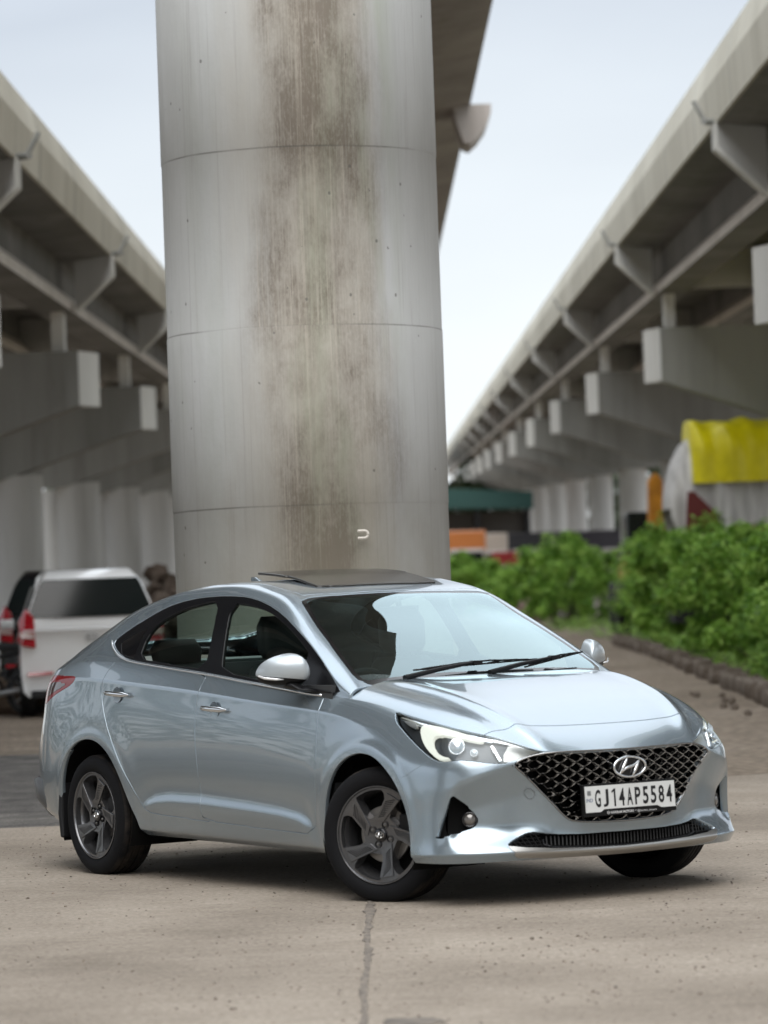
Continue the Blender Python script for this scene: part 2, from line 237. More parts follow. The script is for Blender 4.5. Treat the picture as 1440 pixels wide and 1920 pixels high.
# ---- the big pillar
PD = 22.5; PL = (588-720)/(CF*1000)*PD; PR = 258/(CF*1000)*PD     # distance, sideways offset, radius
pc_ = px(588, 1094, PD); PCX, PCY = float(pc_[0]), float(pc_[1])
def pillar_material():
    m, t, b, nd, lk = node_mat('stained_pillar_concrete'); tc = nd('ShaderNodeTexCoord'); s = nd('ShaderNodeSeparateXYZ'); lk(tc.outputs['Object'], s.inputs[0])
    def M_(op, a, b_=None, c=None):
        n = nd('ShaderNodeMath', operation=op)
        for i, q in enumerate((a, b_, c)):
            if q is None: continue
            if isinstance(q, (int, float)): n.inputs[i].default_value = q
            else: lk(q, n.inputs[i])
        return n.outputs[0]
    def noise(vec, sc_, det=6, ro=.6, dist=0):
        n = nd('ShaderNodeTexNoise'); n.inputs['Scale'].default_value = sc_; n.inputs['Detail'].default_value = det; n.inputs['Roughness'].default_value = ro; n.inputs['Distortion'].default_value = dist; lk(vec, n.inputs[0]); return n.outputs['Fac']
    def mapping(sx, sy, sz):
        mp = nd('ShaderNodeMapping'); mp.inputs['Scale'].default_value = (sx, sy, sz); lk(tc.outputs['Object'], mp.inputs[0]); return mp.outputs[0]
    def ramp(fac, stops):
        r = nd('ShaderNodeValToRGB'); e = r.color_ramp
        while len(e.elements) > 1: e.elements.remove(e.elements[-1])
        e.elements[0].position = stops[0][0]; e.elements[0].color = (*stops[0][1], 1) if isinstance(stops[0][1], tuple) else (stops[0][1],)*3+(1,)
        for p, c in stops[1:]: x = e.elements.new(p); x.color = (*c, 1) if isinstance(c, tuple) else (c,)*3+(1,)
        lk(fac, r.inputs[0]); return r.outputs[0]
    def mix(f, a, b_, bt='MIX'):
        n = nd('ShaderNodeMix', data_type='RGBA', blend_type=bt)
        for i, q in ((0, f), (6, a), (7, b_)):
            if isinstance(q, (int, float)): n.inputs[i].default_value = q
            elif isinstance(q, tuple): n.inputs[i].default_value = (*q, 1)
            else: lk(q, n.inputs[i])
        return n.outputs[2]
    X = s.outputs['X']; Z = s.outputs['Z']       # local x runs to the right as seen from the car, local y away
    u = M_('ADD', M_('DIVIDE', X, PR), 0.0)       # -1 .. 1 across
    base = ramp(noise(mapping(1, 1, .25), 1.3, 8, .65), [(.30, (.335, .335, .318)), (.5, (.405, .404, .388)), (.68, (.475, .478, .468))])
    # bluish right flank, warm middle
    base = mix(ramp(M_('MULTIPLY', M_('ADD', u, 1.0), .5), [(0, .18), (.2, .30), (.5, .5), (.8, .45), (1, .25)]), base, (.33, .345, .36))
    warmf = ramp(M_('ADD', M_('MULTIPLY', M_('ADD', u, 1.0), .5), M_('MULTIPLY', M_('SUBTRACT', noise(mapping(2, 2, .5), 1.2, 4), .5), .25)), [(.22, 0.0), (.38, .55), (.55, .85), (.72, .6), (.82, 0.05)])
    base = mix(warmf, base, (.37, .335, .272))
    gf = ramp(noise(mapping(3, 3, .5), .9, 5), [(.52, 0.0), (.66, .55)]); gfm = M_('MULTIPLY', gf, ramp(M_('MULTIPLY', M_('ADD', u, 1.0), .5), [(.3, 0.2), (.45, 1.0), (.78, 1.0), (.88, .0)])); base = mix(gfm, base, (.25, .275, .20))
    # dark brown wash down the middle, in drifts
    low = M_('SUBTRACT', noise(mapping(1.3, 1.3, .55), 1.15, 3, .5), .5)
    cen = ramp(M_('ADD', M_('MULTIPLY', M_('ADD', u, 1.0), .5), M_('MULTIPLY', low, .35)), [(.31, 0.0), (.41, .8), (.53, 1.0), (.68, .9), (.84, 0.0)])
    blot = ramp(noise(mapping(1.4, 1.4, .75), 1.35, 6, .62), [(.36, 0.05), (.50, .45), (.64, 1.0)])
    fine = ramp(noise(mapping(48, 48, .9), 2.2, 5, .72), [(.36, .30), (.50, .8), (.60, 1.0)])
    grain = ramp(noise(mapping(9, 9, 3.2), 9.0, 6, .75), [(.34, .25), (.56, 1.0)])
    st = M_('MULTIPLY', M_('MULTIPLY', cen, blot), M_('MULTIPLY_ADD', M_('MULTIPLY', fine, grain), .72, .28)); st = M_('MINIMUM', M_('MULTIPLY', st, 1.6), .78)
    col = mix(st, base, (.112, .088, .066))
    # thin pale runs of lime
    run = ramp(noise(mapping(30, 30, .22), 1.7, 3, .5), [(.60, 0.0), (.635, 1.0), (.66, 0.1)]); runm = M_('MULTIPLY', run, cen); col = mix(M_('MULTIPLY', runm, .42), col, (.47, .43, .365))
    dk = ramp(noise(mapping(34, 34, .3), 1.2, 3, .5), [(.61, 0.0), (.65, 1.0), (.68, 0)]); col = mix(M_('MULTIPLY', dk, .22), col, (.16, .15, .13))
    # pock marks
    v = nd('ShaderNodeTexVoronoi'); v.inputs['Scale'].default_value = 9.5; lk(mapping(1, 1, .8), v.inputs[0]); pk = M_('LESS_THAN', v.outputs['Distance'], .085); pk = M_('MULTIPLY', pk, M_('GREATER_THAN', noise(mapping(1, 1, 1), 2.1, 2), .55)); col = mix(M_('MULTIPLY', pk, .7), col, (.09, .085, .078))
    # darker, olive tone towards the foot
    ft = ramp(M_('ADD', Z, M_('MULTIPLY', M_('SUBTRACT', noise(mapping(2, 2, 1), 2, 5), .5), 1.0)), [(0, .7), (.95, .45), (1.0, .15)])
    n = nd('ShaderNodeMapRange'); n.inputs['From Min'].default_value = 1.2; n.inputs['From Max'].default_value = 2.3; n.inputs['To Min'].default_value = .55; n.inputs['To Max'].default_value = 0; lk(M_('ADD', Z, M_('MULTIPLY', M_('SUBTRACT', noise(mapping(2, 2, 1), 2, 5), .5), 1.2)), n.inputs['Value']); col = mix(n.outputs[0], col, (.20, .185, .14))
    # shuttering joints: pale lip with a dark line under it
    zz = M_('ADD', Z, M_('MULTIPLY', M_('SUBTRACT', noise(mapping(1, 1, 1), .8, 2), .5), .02)); k = M_('DIVIDE', M_('SUBTRACT', zz, JZ0), JDZ); fr = M_('ABSOLUTE', M_('SUBTRACT', k, M_('ROUND', k))); ln = M_('LESS_THAN', fr, .0042); vis = ramp(noise(mapping(1.1, 1.1, .9), 1.0, 2), [(.44, .05), (.56, .9)]); col = mix(M_('MULTIPLY', M_('MULTIPLY', ln, vis), .65), col, (.10, .095, .085))
    lk(col, b.inputs['Base Color']); b.inputs['Roughness'].default_value = .8; b.inputs['Specular IOR Level'].default_value = .35
    h = M_('ADD', M_('MULTIPLY', noise(mapping(1, 1, .6), 24, 6, .7), .35), M_('MULTIPLY', noise(mapping(20, 20, .8), 2.0, 4), .5)); h = M_('SUBTRACT', h, M_('MULTIPLY', pk, 1.2)); h = M_('SUBTRACT', h, M_('MULTIPLY', ln, 2.0))
    bp = nd('ShaderNodeBump'); bp.inputs['Strength'].default_value = .5; bp.inputs['Distance'].default_value = .012; lk(h, bp.inputs['Height']); lk(bp.outputs[0], b.inputs['Normal']); return m
eye_pp = CF*1000/(PD-PR)
JZ0 = CPOS[2]+(1098-608)/eye_pp; JDZ = 338/eye_pp
PT = empty('viaduct_pillar', (PCX, PCY, 0), 0, 'massive round concrete viaduct pillar with brown stains right behind the silver car', 'pillar')
pm_ = pillar_material(); PTOP = 10.5
mb = MB(); hs = [-.3]+[0]
zs = [-.3]; k0 = int(math.ceil((0-JZ0)/JDZ))
levels = [JZ0+JDZ*k for k in range(k0, 12) if JZ0+JDZ*k < PTOP-.3]
prof = [(PR, -.3)]; rr_ = PR
for i, z in enumerate(levels): rn = PR*(1+(.0028 if i % 2 else -.001)); prof += [(rr_, z-.003), (rn, z+.003)]; rr_ = rn
prof += [(rr_, PTOP)]
mb.lathe(prof, 96, 'z'); po = mb.build('shaft', pm_, PT, smooth=True, auto=30)
po.rotation_euler = (0, 0, math.atan2(VR[1], VR[0]))
hook = MB(); q = Vector((-VA[0], -VA[1], 0))
p1 = px(680, 1002, PD-PR*.97); lp = Vector(p1)-Vector((PCX, PCY, 0)); hk_ = []
for a in np.linspace(-math.pi/2, math.pi/2, 9): hk_.append(lp+Vector(VR)*(.012+.022*math.cos(a))+Vector((0, 0, .022*math.sin(a))))
hk_ = [lp-Vector(VR)*.03+Vector((0, 0, -.022))]+hk_+[lp-Vector(VR)*.03+Vector((0, 0, .022))]
hook.tube([h+Vector(-VA)*.02 for h in hk_], .0085, 6); hook.build('paint_mark', mat('white_paint_daub', (.62, .58, .52), .7), PT)
ch = MB(); 
# cap of the pillar carrying the deck (above the picture)
ang = math.atan2(VA[1], VA[0])
Rz = Matrix.Rotation(ang, 3, 'Z')
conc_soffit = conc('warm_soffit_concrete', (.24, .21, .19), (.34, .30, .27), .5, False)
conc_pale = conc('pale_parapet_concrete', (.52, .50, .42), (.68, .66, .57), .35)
conc_grey = conc('grey_concrete', (.42, .42, .41), (.58, .58, .56), .4)
conc_dark = conc('dark_grey_concrete', (.22, .225, .212), (.34, .345, .33), .4)  # darker grey for pier caps, pipes and cast joints
conc_end = conc('skylit_end_concrete', (.62, .62, .59), (.74, .74, .70), .8)  # brightness from the sky gap put into the colour of the ends
CVP = (715, 965)
def axis(vp):
    w = cd_+cr_*(vp[0]-720)/(CF*1000)-cu_*(vp[1]-960)/(CF*1000); return w/np.linalg.norm(w)
def viaduct_frame(P0, vp):
    a = axis(vp); e = np.cross(a, [0, 0, 1]); e /= np.linalg.norm(e); return P0, a, e    # e points to the right of the travel direction
def sweep(name, prof, F, s0, s1, m, parent, mi=None, bevel=0, mats=None):
    P0, a, e = F; V = []
    for s in (s0, s1):
        for l, h in prof: p = P0+a*s+e*l+np.array([0, 0, h]); V.append(tuple(p))
    n = len(prof); mb = MB(); mb.add(V, [tuple(range(n)), tuple(range(2*n-1, n-1, -1))]+[(k, (k+1) % n, n+(k+1) % n, n+k) for k in range(n)])
    return mb.build(name, m, parent)
def aswept(mb, F, prof, s0, s1, mi=0):
    P0, a, e = F; V = []
    for s in (s0, s1):
        for l, h in prof: p = P0+a*s+e*l+np.array([0, 0, h]); V.append(tuple(p))
    n = len(prof); mb.add(V, [tuple(range(n)), tuple(range(2*n-1, n-1, -1))]+[(k, (k+1) % n, n+(k+1) % n, n+k) for k in range(n)], mi); return mb
# ---- central deck carried by the pillar
cF = viaduct_frame(px(882, 195, 62.0), CVP)
CV = empty('central_viaduct', tuple(cF[0]), 0, 'central viaduct deck overhead, its brown soffit edge passing behind the top of the round pillar', 'viaduct')
def rel(o, parent):
    """keep world coordinates under an empty that is not at the origin"""
    o.matrix_parent_inverse = Matrix.Translation(-Vector(parent.location)); return o
Wc = 4.6
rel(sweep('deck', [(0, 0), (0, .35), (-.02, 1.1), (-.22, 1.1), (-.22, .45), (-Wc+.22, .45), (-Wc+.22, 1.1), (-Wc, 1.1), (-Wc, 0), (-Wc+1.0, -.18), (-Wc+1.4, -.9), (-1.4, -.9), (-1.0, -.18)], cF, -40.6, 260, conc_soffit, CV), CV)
for s in (0.0, 41, 82):
    mb = MB(); n = 9; ov = .36 if s == 0 else -.3; arc = [(ov-.5*(1-math.cos(a)), -.05-.72*math.sin(a)) for a in np.linspace(0, math.pi/2, n)]; prof = [(-.30, -.004), (.36, -.004), (.355, -.16), (.27, -.38), (.12, -.58), (-.02, -.70), (-.14, -.66), (-.26, -.30)] if s == 0 else [(ov, -.004)]+arc+[(-Wc-l-.0, h) for l, h in reversed(arc)]+[(-Wc-ov, -.004)]
    aswept(mb, cF, prof, s, s+1.6); rel(mb.build('hammerhead', conc('hammerhead_concrete', (.40, .36, .33), (.52, .48, .45), .5), CV), CV)
    if True:
        c = cF[0]+cF[1]*(s+.8)+cF[2]*(-Wc/2); rel(MB().lathe([(.9, -.2), (.9, c[2]-.8)], 32, 'z', c=(c[0], c[1], 0)).build('pier', conc_grey, CV, smooth=True), CV)
# head of the near pillar
capz = (px(882, 195, 62.0)+axis(CVP)*(-40))[2]
aswept(ch := MB(), (np.array([PCX, PCY, 0]), VA, VR), [(-2.3, capz-.1), (-2.2, capz-.9), (-.9, PTOP-1.6), (.9, PTOP-1.6), (2.2, capz-.9), (2.3, capz-.1)], -.8, .8)
ch.V = [(v[0]-PCX, v[1]-PCY, v[2]) for v in ch.V]; ch.build('pier_head', conc_grey, PT)
conc_shade = conc('shade_darkened_concrete', (.13, .128, .118), (.21, .207, .195), .5, False)  # shade under deck, girders and flanges put into the colour
conc_flange = conc('pinkish_flange_concrete', (.60, .56, .51), (.75, .71, .66), .5)  # paler than the girder: skylight on the flange put into the colour
# ---- side viaducts
def side_viaduct(name, label, edge_px, depth1, S, vp, sgn, n0, n1, gw=.74, gd=1.0, W=9.0, cap_l=.38, caph=1.05, pl=(4.5,), parh=1.03):
    """edge_px: pixel of the lower inner parapet edge at the first bracket; sgn: +1 deck lies to the right"""
    F = viaduct_frame(px(*edge_px, depth1), vp); P0, a, e = F; e = e*sgn; F = (P0, a, e)
    root = empty(name, tuple(P0), 0, label, 'viaduct')
    L0 = -60; L1 = S*n1+40; par = parh
    mb = MB(); aswept(mb, F, [(0, 0), (-.03, par*.55), (.06, par), (.24, par), (.24, .10), (W-.24, .10), (W-.24, par), (W, par), (W, 0)], L0, L1); rel(mb.build('parapet', conc_pale, root), root); rel(aswept(MB(), F, [(.05, -.003), (W-.05, -.003), (W-.4, -.06), (.4, -.06)], L0, L1).build('deck_soffit', conc_shade, root), root)
    for k in range(4):
        l = gw+k*(W-2*gw-.5)/3
        gb = rel(aswept(MB(), F, [(l+.20, -.062), (l+.40, -.062), (l+.40, -gd+.30), (l+.20, -gd+.30)], L0, L1).build('girder', conc_shade, root), root)
        fm = aswept(MB(), F, [(l, -gd+.15), (l+.195, -gd+.36), (l+.405, -gd+.36), (l+.6, -gd+.15), (l+.6, -gd), (l, -gd)], L0, L1); fm.MI[6] = 1; fm.build('flange', [conc_flange, conc_shade], gb)
    sj = MB(); k = 0
    while k*5.5 < 150: aswept(sj, F, [(-.004, .004), (-.034, parh*.55), (.057, parh+.003), (.08, parh+.003), (.0, parh*.55), (.02, .004)], k*5.5-30, k*5.5-29.975); k += 1
    rel(sj.build('cast_joints', conc_dark, root), root)['kind'] = 'stuff'
    for i in range(n0, n1):
        s = i*S
        br = MB(); aswept(br, F, [(.02, -.004), (.02, -.34), (gw-.06, -gd+.02), (gw-.06, -.082)], s-.18, s+.18); aswept(br, F, [(gw+.53, -.10), (W-gw-.53, -.10), (W-gw-.53, -gd+.1), (gw+.53, -gd+.1)], s-.15, s+.15); dpo = rel(br.build('diaphragm', conc_grey, root), root); eg = MB(); aswept(eg, F, [(-.03, -.003), (.02, -.003), (.02, -.335), (gw-.06, -gd+.03), (gw-.06, -gd-.03), (-.03, -.36)], s-.20, s+.20); eg.build('edge_plate', conc_end, dpo)
        dp = MB(); p = P0+a*s+e*(-.12)+np.array([0, 0, .02]); dp.tube([p, p+e*(-.16)+np.array([0, 0, .30])], .035, 6); dp.tube([p+e*.12, p+e*(-.05)+np.array([0, 0, .0])+a*(-.2)], .05, 6); rel(dp.build('drain_pipe', conc_dark, root), root)
        ct = -gd-.68; cb = ct-caph; c = MB(); ts = 1.1
        P = [(cap_l, ct), (cap_l, cb), (3.6, cb-1.0), (W-3.6, cb-1.0), (W-cap_l, cb), (W-cap_l, ct)]
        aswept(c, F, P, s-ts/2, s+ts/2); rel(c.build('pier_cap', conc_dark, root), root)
        # bevelled beam end, its skylit paleness put into the colour
        eb = MB(); V = []
        for l, ss in ((cap_l-.26, s+ts/2), (cap_l-.003, s-ts/2-.003), (cap_l+.0, s+ts/2)):
            for h in (cb-.0, ct): q = P0+a*ss+e*l+np.array([0, 0, h]); V.append(tuple(q))
        eb.add(V, [(0, 1, 3, 2), (2, 3, 5, 4), (4, 5, 1, 0), (0, 2, 4), (1, 5, 3)]); rel(eb.build('beam_end', conc_end, root), root)
        for k in range(4):
            l = gw+.25+k*(W-2*gw-.5)/3; rel(aswept(MB(), F, [(l-.10, ct+.002), (l+.10, ct+.002), (l+.10, -gd-.002), (l-.10, -gd-.002)], s-.3, s+.3).build('bearing', conc_end, root), root)
        for ll in pl:
            c0 = P0+a*s+e*ll; rel(MB().lathe([(.55, -.2), (.55, c0[2]+cb-.9)], 24, 'z', c=(c0[0], c0[1], 0)).build('pier', conc_grey, root, smooth=True), root)
    return root, F
RV, RF = side_viaduct('side_viaduct', 'viaduct on the right with dark pier caps and white beam ends above the bushes', (1340, 232), 48.4, 22.0, (750, 965), 1, -2, 14, cap_l=.76)
LV, LF = side_viaduct('side_viaduct', 'viaduct on the left passing above the white hatchback, its piers in a receding row', (31, 298), 43.2, 16.0, (692, 965), -1, -2, 16, gw=.68, gd=.925, W=8.5, cap_l=.58, caph=.90, pl=(3.3, 5.4), parh=.95)
# ================================================================ things round the road
def local(root):
    return root
# ---- hatchback builder (x forward, origin on the ground under the middle)
tyre_bg = mat('plain_tyre', (.015, .015, .016), .7); hub_bg = mat('plain_hub', (.30, .30, .30), .35, .6); glass_bg = mat('dark_car_glass', (.012, .016, .016), .12, 0, spec=.35); red_bg = mat('red_tail_lens', (.42, .012, .02), .15, 0, coat=.8); clear_bg = mat('pale_tail_lens', (.50, .36, .33), .2, 0, coat=.8)
def hatchback(label, body_m, loc, rz, L=3.55, Wd=1.66, H=1.62, group=None):
    r = empty('parked_car', loc, rz, label, 'car', group)
    def ring(x, zs, ws):
        pts = [(x, -w, z) for z, w in zip(zs, ws)]; return pts+[(a, -b, c) for a, b, c in reversed(pts)]
    w = Wd/2; h = H/1.62; b = MB(); xs = []
    # lower body
    R = [(-L/2+.03, .95, .90), (-L/2-.02, .985, .95), (-L/2+.10, 1.0, 1.0), (-L/2+.6, 1.0, 1.0), (0, 1.0, 1.0), (L/2-.75, .99, .98), (L/2-.25, .93, .86), (L/2, .80, .74)]
    for x, kw, kz in R: b_z = [.24, .30, .50, .72, .92*kz+.02, 1.0*kz*h]; xs.append(ring(x, b_z, [w*kw*q for q in (.90, .97, 1.0, 1.0, .985, .94)]))
    b.loft(xs); bo = b.build('body', body_m, r, smooth=True, auto=60)
    g = MB(); gs = []
    for x, zt, wt, zb in ((-L/2+.02, 1.03, .90, .97), (-L/2+.13, 1.30, .80, .97), (-L/2+.27, 1.53, .70, .97), (-L/2+.45, 1.60, .66, .97), (0.1, 1.62, .67, .97), (.55, 1.53, .68, .97), (1.10, 1.0, .84, .95)):
        z0 = zb*h; z1 = zt*h; gs.append(ring(x, [z0, z0+(z1-z0)*.5, z0+(z1-z0)*.86, z1], [w*.93, w*(.93+wt)/2*1.0, w*wt*1.03, w*wt*.86]))
    g.loft(gs); go_ = g.build('cabin', body_m, r, smooth=True, auto=60)
    # rear glass: follows the slope of the hatch
    def hx(z): return float(np.interp(z/h, [.97, 1.03, 1.30, 1.53, 1.60], [-L/2+.0, -L/2+.02, -L/2+.13, -L/2+.27, -L/2+.45]))-.012
    zb, zt = 1.085*h, 1.50*h
    for nm, m_, q in (('rear_window', glass_bg, [(zb, .70), (zb+.08, .70), (zt-.06, .585), (zt, .55)]),):
        V = []; n = 9
        for z, ww in q:
            for k in range(n): y = (k/(n-1)*2-1)*ww*w/.83; V.append((hx(z)+.035*abs(y)**2-.030, y, z))
        obj(nm, V, [(i*n+k, i*n+k+1, (i+1)*n+k+1, (i+1)*n+k) for i in range(len(q)-1) for k in range(n-1)], m_, r, smooth=True)
    for s in (-1, 1):
        t = MB(); prof = [(hx(1.2*h)-.02, s*w*.955, 1.17*h), (hx(1.17*h)-.03, s*w*.80, 1.16*h), (-L/2-.035, s*w*.82, .80), (-L/2-.03, s*w*.99, .84), (-L/2+.10, s*w*1.0, 1.0)]
        t.prism([(-L/2-.012+.08, s*w*.90, 1.20*h), (-L/2-.0+.03, s*w*.79, 1.10*h), (-L/2-.02, s*w*.775, .82), (-L/2+.0, s*w*.99, .86), (-L/2+.10, s*w*1.005, 1.05*h)], (-.02, 0, 0), (.10, 0, 0), 0)
        tl = t.build('tail_light', red_bg, r, bevel=.02)
        MB().prism([(-L/2+.005, s*w*.79, 1.00), (-L/2+.0, s*w*.79, .93), (-L/2+.01, s*w*.99, .95), (-L/2+.03, s*w*.985, 1.02)], (-.045, 0, 0), (.06, 0, 0)).build('reversing_lens', clear_bg, tl, bevel=.01)
        MB().prism([(-L/2-.035, s*w*.55, .505), (-L/2-.035, s*w*.90, .495), (-L/2-.02, s*w*.90, .535), (-L/2-.03, s*w*.55, .54)], (-.012, 0, 0), (.02, 0, 0)).build('bumper_reflector', red_bg, r)
        sg = [(-1.15, 1.02*h, .925), (.05, 1.02*h, .925), (.62, 1.03*h, .925), (.30, 1.42*h, .76), (-.95, 1.44*h, .745), (-1.30, 1.20*h, .86)]
        V = [(x, s*(w*k+.012), z) for x, z, k in sg]; obj('side_window', V, [tuple(range(6)) if s < 0 else tuple(range(5, -1, -1))], glass_bg, r)
        MB().loft([rsec0(.72, s*(w+.10), 1.04, .05, .09), rsec0(.72, s*(w+.10), 1.16, .05, .08)]).build('door_mirror', body_m, r, smooth=True)
        for x in (-L/2+.62, L/2-.68):
            wh = MB(); wh.lathe([(.20, -.09), (.27, -.09), (.29, -.06), (.29, .06), (.27, .09), (.20, .09)], 28, 'y', c=(x, s*(w-.11), .29)); wo = wh.build('wheel', tyre_bg, r, smooth=True, auto=40); MB().lathe([(0, s*.085), (.12, s*.075), (.20, s*.09)], 20, 'y', c=(x, s*(w-.11), .29)).build('hub_cap', hub_bg, wo, smooth=True)
            MB().lathe([(.0, 0), (.335, 0), (.335, .03)], 28, 'y', c=(x, s*(w+.004) if s < 0 else w-.026, .30)).build('wheel_arch', black_bg, r)
    MB().box((-L/2-.02, 0, .60), (.05, .5, .12)).build('number_plate', mat('plain_plate', (.5, .5, .48), .5), r)
    lt = MB(); lt.tube([(-L/2-.035, .075*math.cos(a), .93+.04*math.sin(a)) for a in np.linspace(0, 2*math.pi, 17)[:-1]], .008, 6, closed=True); lt.bar((-L/2-.035, -.035, .905), (-L/2-.035, -.02, .96), .012, .012); lt.bar((-L/2-.035, .03, .90), (-L/2-.035, .045, .955), .012, .012); lt.bar((-L/2-.035, -.03, .92), (-L/2-.035, .04, .94), .012, .012); lt.build('badge', hub_bg, r)
    MB().box((-L/2-.0, 0, .27), (.14, Wd*.86, .10)).build('rear_valance', black_bg, r, bevel=.02)
    return r
def rsec0(cx, cy, cz, wx, wy, n=14):
    return [(cx+wx*math.cos(2*math.pi*k/n), cy+wy*math.sin(2*math.pi*k/n), cz) for k in range(n)]
black_bg = mat('black_trim', (.012, .012, .013), .6)
white_car = mat('white_car_paint', (.88, .885, .88), .28, 0, coat=1)
def heading(extra): return VANG+math.radians(extra)
hatchback('white hatchback seen from behind, parked on the dirt left of the round pillar', white_car, gp(44.0, -3.74), heading(7), 3.5, 1.72, 1.76)
hatchback('black hatchback in front of the white hatchback, only its roof and left edge showing', mat('black_car_paint', (.012, .012, .014), .2, 0, coat=1), gp(49.5, -4.50), heading(4), 3.6, 1.70, 1.80)
hatchback('maroon car cut off by the left picture edge beyond the motorcycle', mat('maroon_paint', (.16, .02, .025), .25, .2, coat=1), gp(55.0, -8.2), heading(60), 3.9, 1.68, 1.62)
# ---- motorcycle at the left edge
def motorcycle(loc, rz):
    r = empty('motorcycle', loc, rz, 'dark motorcycle standing at the left picture edge beside the white hatchback', 'motorcycle')
    for x in (-.64, .64):
        wo = MB().lathe([(.23, -.05), (.29, -.045), (.305, 0), (.29, .045), (.23, .05)], 32, 'y', c=(x, 0, .305)).build('wheel', tyre_bg, r, smooth=True)
        sp = MB(); 
        for k in range(10): a = k*math.pi/5; sp.bar((x, 0, .305), (x+.235*math.cos(a), 0, .305+.235*math.sin(a)), .012, .012, up=(0, 1, 0))
        sp.lathe([(.225, -.03), (.24, 0), (.225, .03)], 24, 'y', c=(x, 0, .305)); sp.build('spokes', hub_bg, wo)
    f = MB()
    for p, q in (((-.64, .07, .305), (-.25, .08, .55)), ((-.64, -.07, .305), (-.25, -.08, .55)), ((.64, .07, .305), (.36, .08, .95)), ((.64, -.07, .305), (.36, -.08, .95)), ((.36, 0, .90), (-.1, 0, .72)), ((-.1, 0, .72), (-.30, 0, .32)), ((.3, 0, .78), (.15, 0, .30)), ((.15, 0, .30), (-.30, 0, .30)), ((-.25, .08, .72), (-.70, .08, .80)), ((-.25, -.08, .72), (-.70, -.08, .80))): f.tube([p, q], .02, 8)
    f.build('frame', black_bg, r, smooth=True)
    MB().loft([rsec0(.38, 0, .84, .04, .06), rsec0(.2, 0, .93, .22, .13), rsec0(.08, 0, 1.0, .2, .10), rsec0(.08, 0, 1.02, .1, .05)]).build('fuel_tank', mat('blue_tank_paint', (.02, .035, .09), .2, .2, coat=1), r, smooth=True)
    MB().box((-.38, 0, .84), (.66, .24, .09)).build('seat', black_bg, r, bevel=.03)
    MB().box((-.02, 0, .45), (.34, .26, .34)).build('engine', hub_bg, r, bevel=.03)
    MB().tube([(.30, -.36, 1.08), (.36, -.2, 1.04), (.38, 0, 1.0), (.36, .2, 1.04), (.30, .36, 1.08)], .014, 8).build('handlebar', black_bg, r, smooth=True)
    MB().lathe([(0, .10), (.06, .09), (.085, .05), (.08, 0), (.03, -.06)], 16, 'x', c=(.46, 0, .93)).build('headlamp', hub_bg, r, smooth=True)
    MB().loft([[(-.64+.33*math.cos(a), y, .305+.33*math.sin(a)) for a in np.linspace(.4, 2.6, 9)] for y in (-.06, .06)], closed=False, cap=False).build('mudguard', black_bg, r, smooth=True)
    MB().tube([(-.1, .15, .25), (-.85, .17, .36)], [.03, .045], 10).build('exhaust_pipe', hub_bg, r, smooth=True)
motorcycle(gp(43.0, -4.95), heading(70))
# ---- rubble heap behind the hatchback
def rock(mb, c, r, rnd_):
    V = []; n = 7; m_ = 4
    for i in range(m_+1):
        ph = math.pi*i/m_-math.pi/2
        for k in range(n):
            a = 2*math.pi*k/n; q = r*(1+.3*(rnd_.random()-.5)); V.append((c[0]+q*math.cos(ph)*math.cos(a), c[1]+q*math.cos(ph)*math.sin(a), c[2]+q*.8*math.sin(ph)))
    mb.add(V, [(i*n+k, i*n+(k+1) % n, (i+1)*n+(k+1) % n, (i+1)*n+k) for i in range(m_) for k in range(n)])
def heap(name, label, cat, depth, lat, rad, hgt, m, n=260, rs=(.08, .30), kind='stuff', seed=1):
    R_ = random.Random(seed); mb = MB(); o = gp(depth, lat)
    for k in range(n):
        q = math.sqrt(R_.random()); a = R_.random()*2*math.pi; h = hgt*(1-q)**.8*(.6+.4*R_.random())
        rock(mb, (q*rad*math.cos(a), q*rad*math.sin(a), h), R_.uniform(*rs), R_)
    ob = mb.build(name, m, None); ob.location = o; tag(ob, label, cat, None, kind); return ob
heap('rubble_heap', 'brown heap of rubble and scrap between the white hatchback and the pillar', 'rubble', 60, -3.75, 1.5, 1.9, dirt_mat('rubble_brown', (.05, .036, .026), (.12, .09, .07), (.26, .22, .18), 1.5))
heap('rubble_heap', 'grey broken stone heap at the foot of the left viaduct piers', 'rubble', 78, -7.2, 3.0, 1.3, dirt_mat('rubble_grey', (.12, .11, .10), (.20, .185, .17), (.32, .30, .28), 1.5), seed=3)
heap('earth_bank', 'low brown bank of soil left of the white hatchback', 'soil', 46, -6.5, 3.2, .5, dirt_mat('bank_soil', (.09, .062, .044), (.15, .11, .08), (.24, .19, .15), 1.5), seed=4)
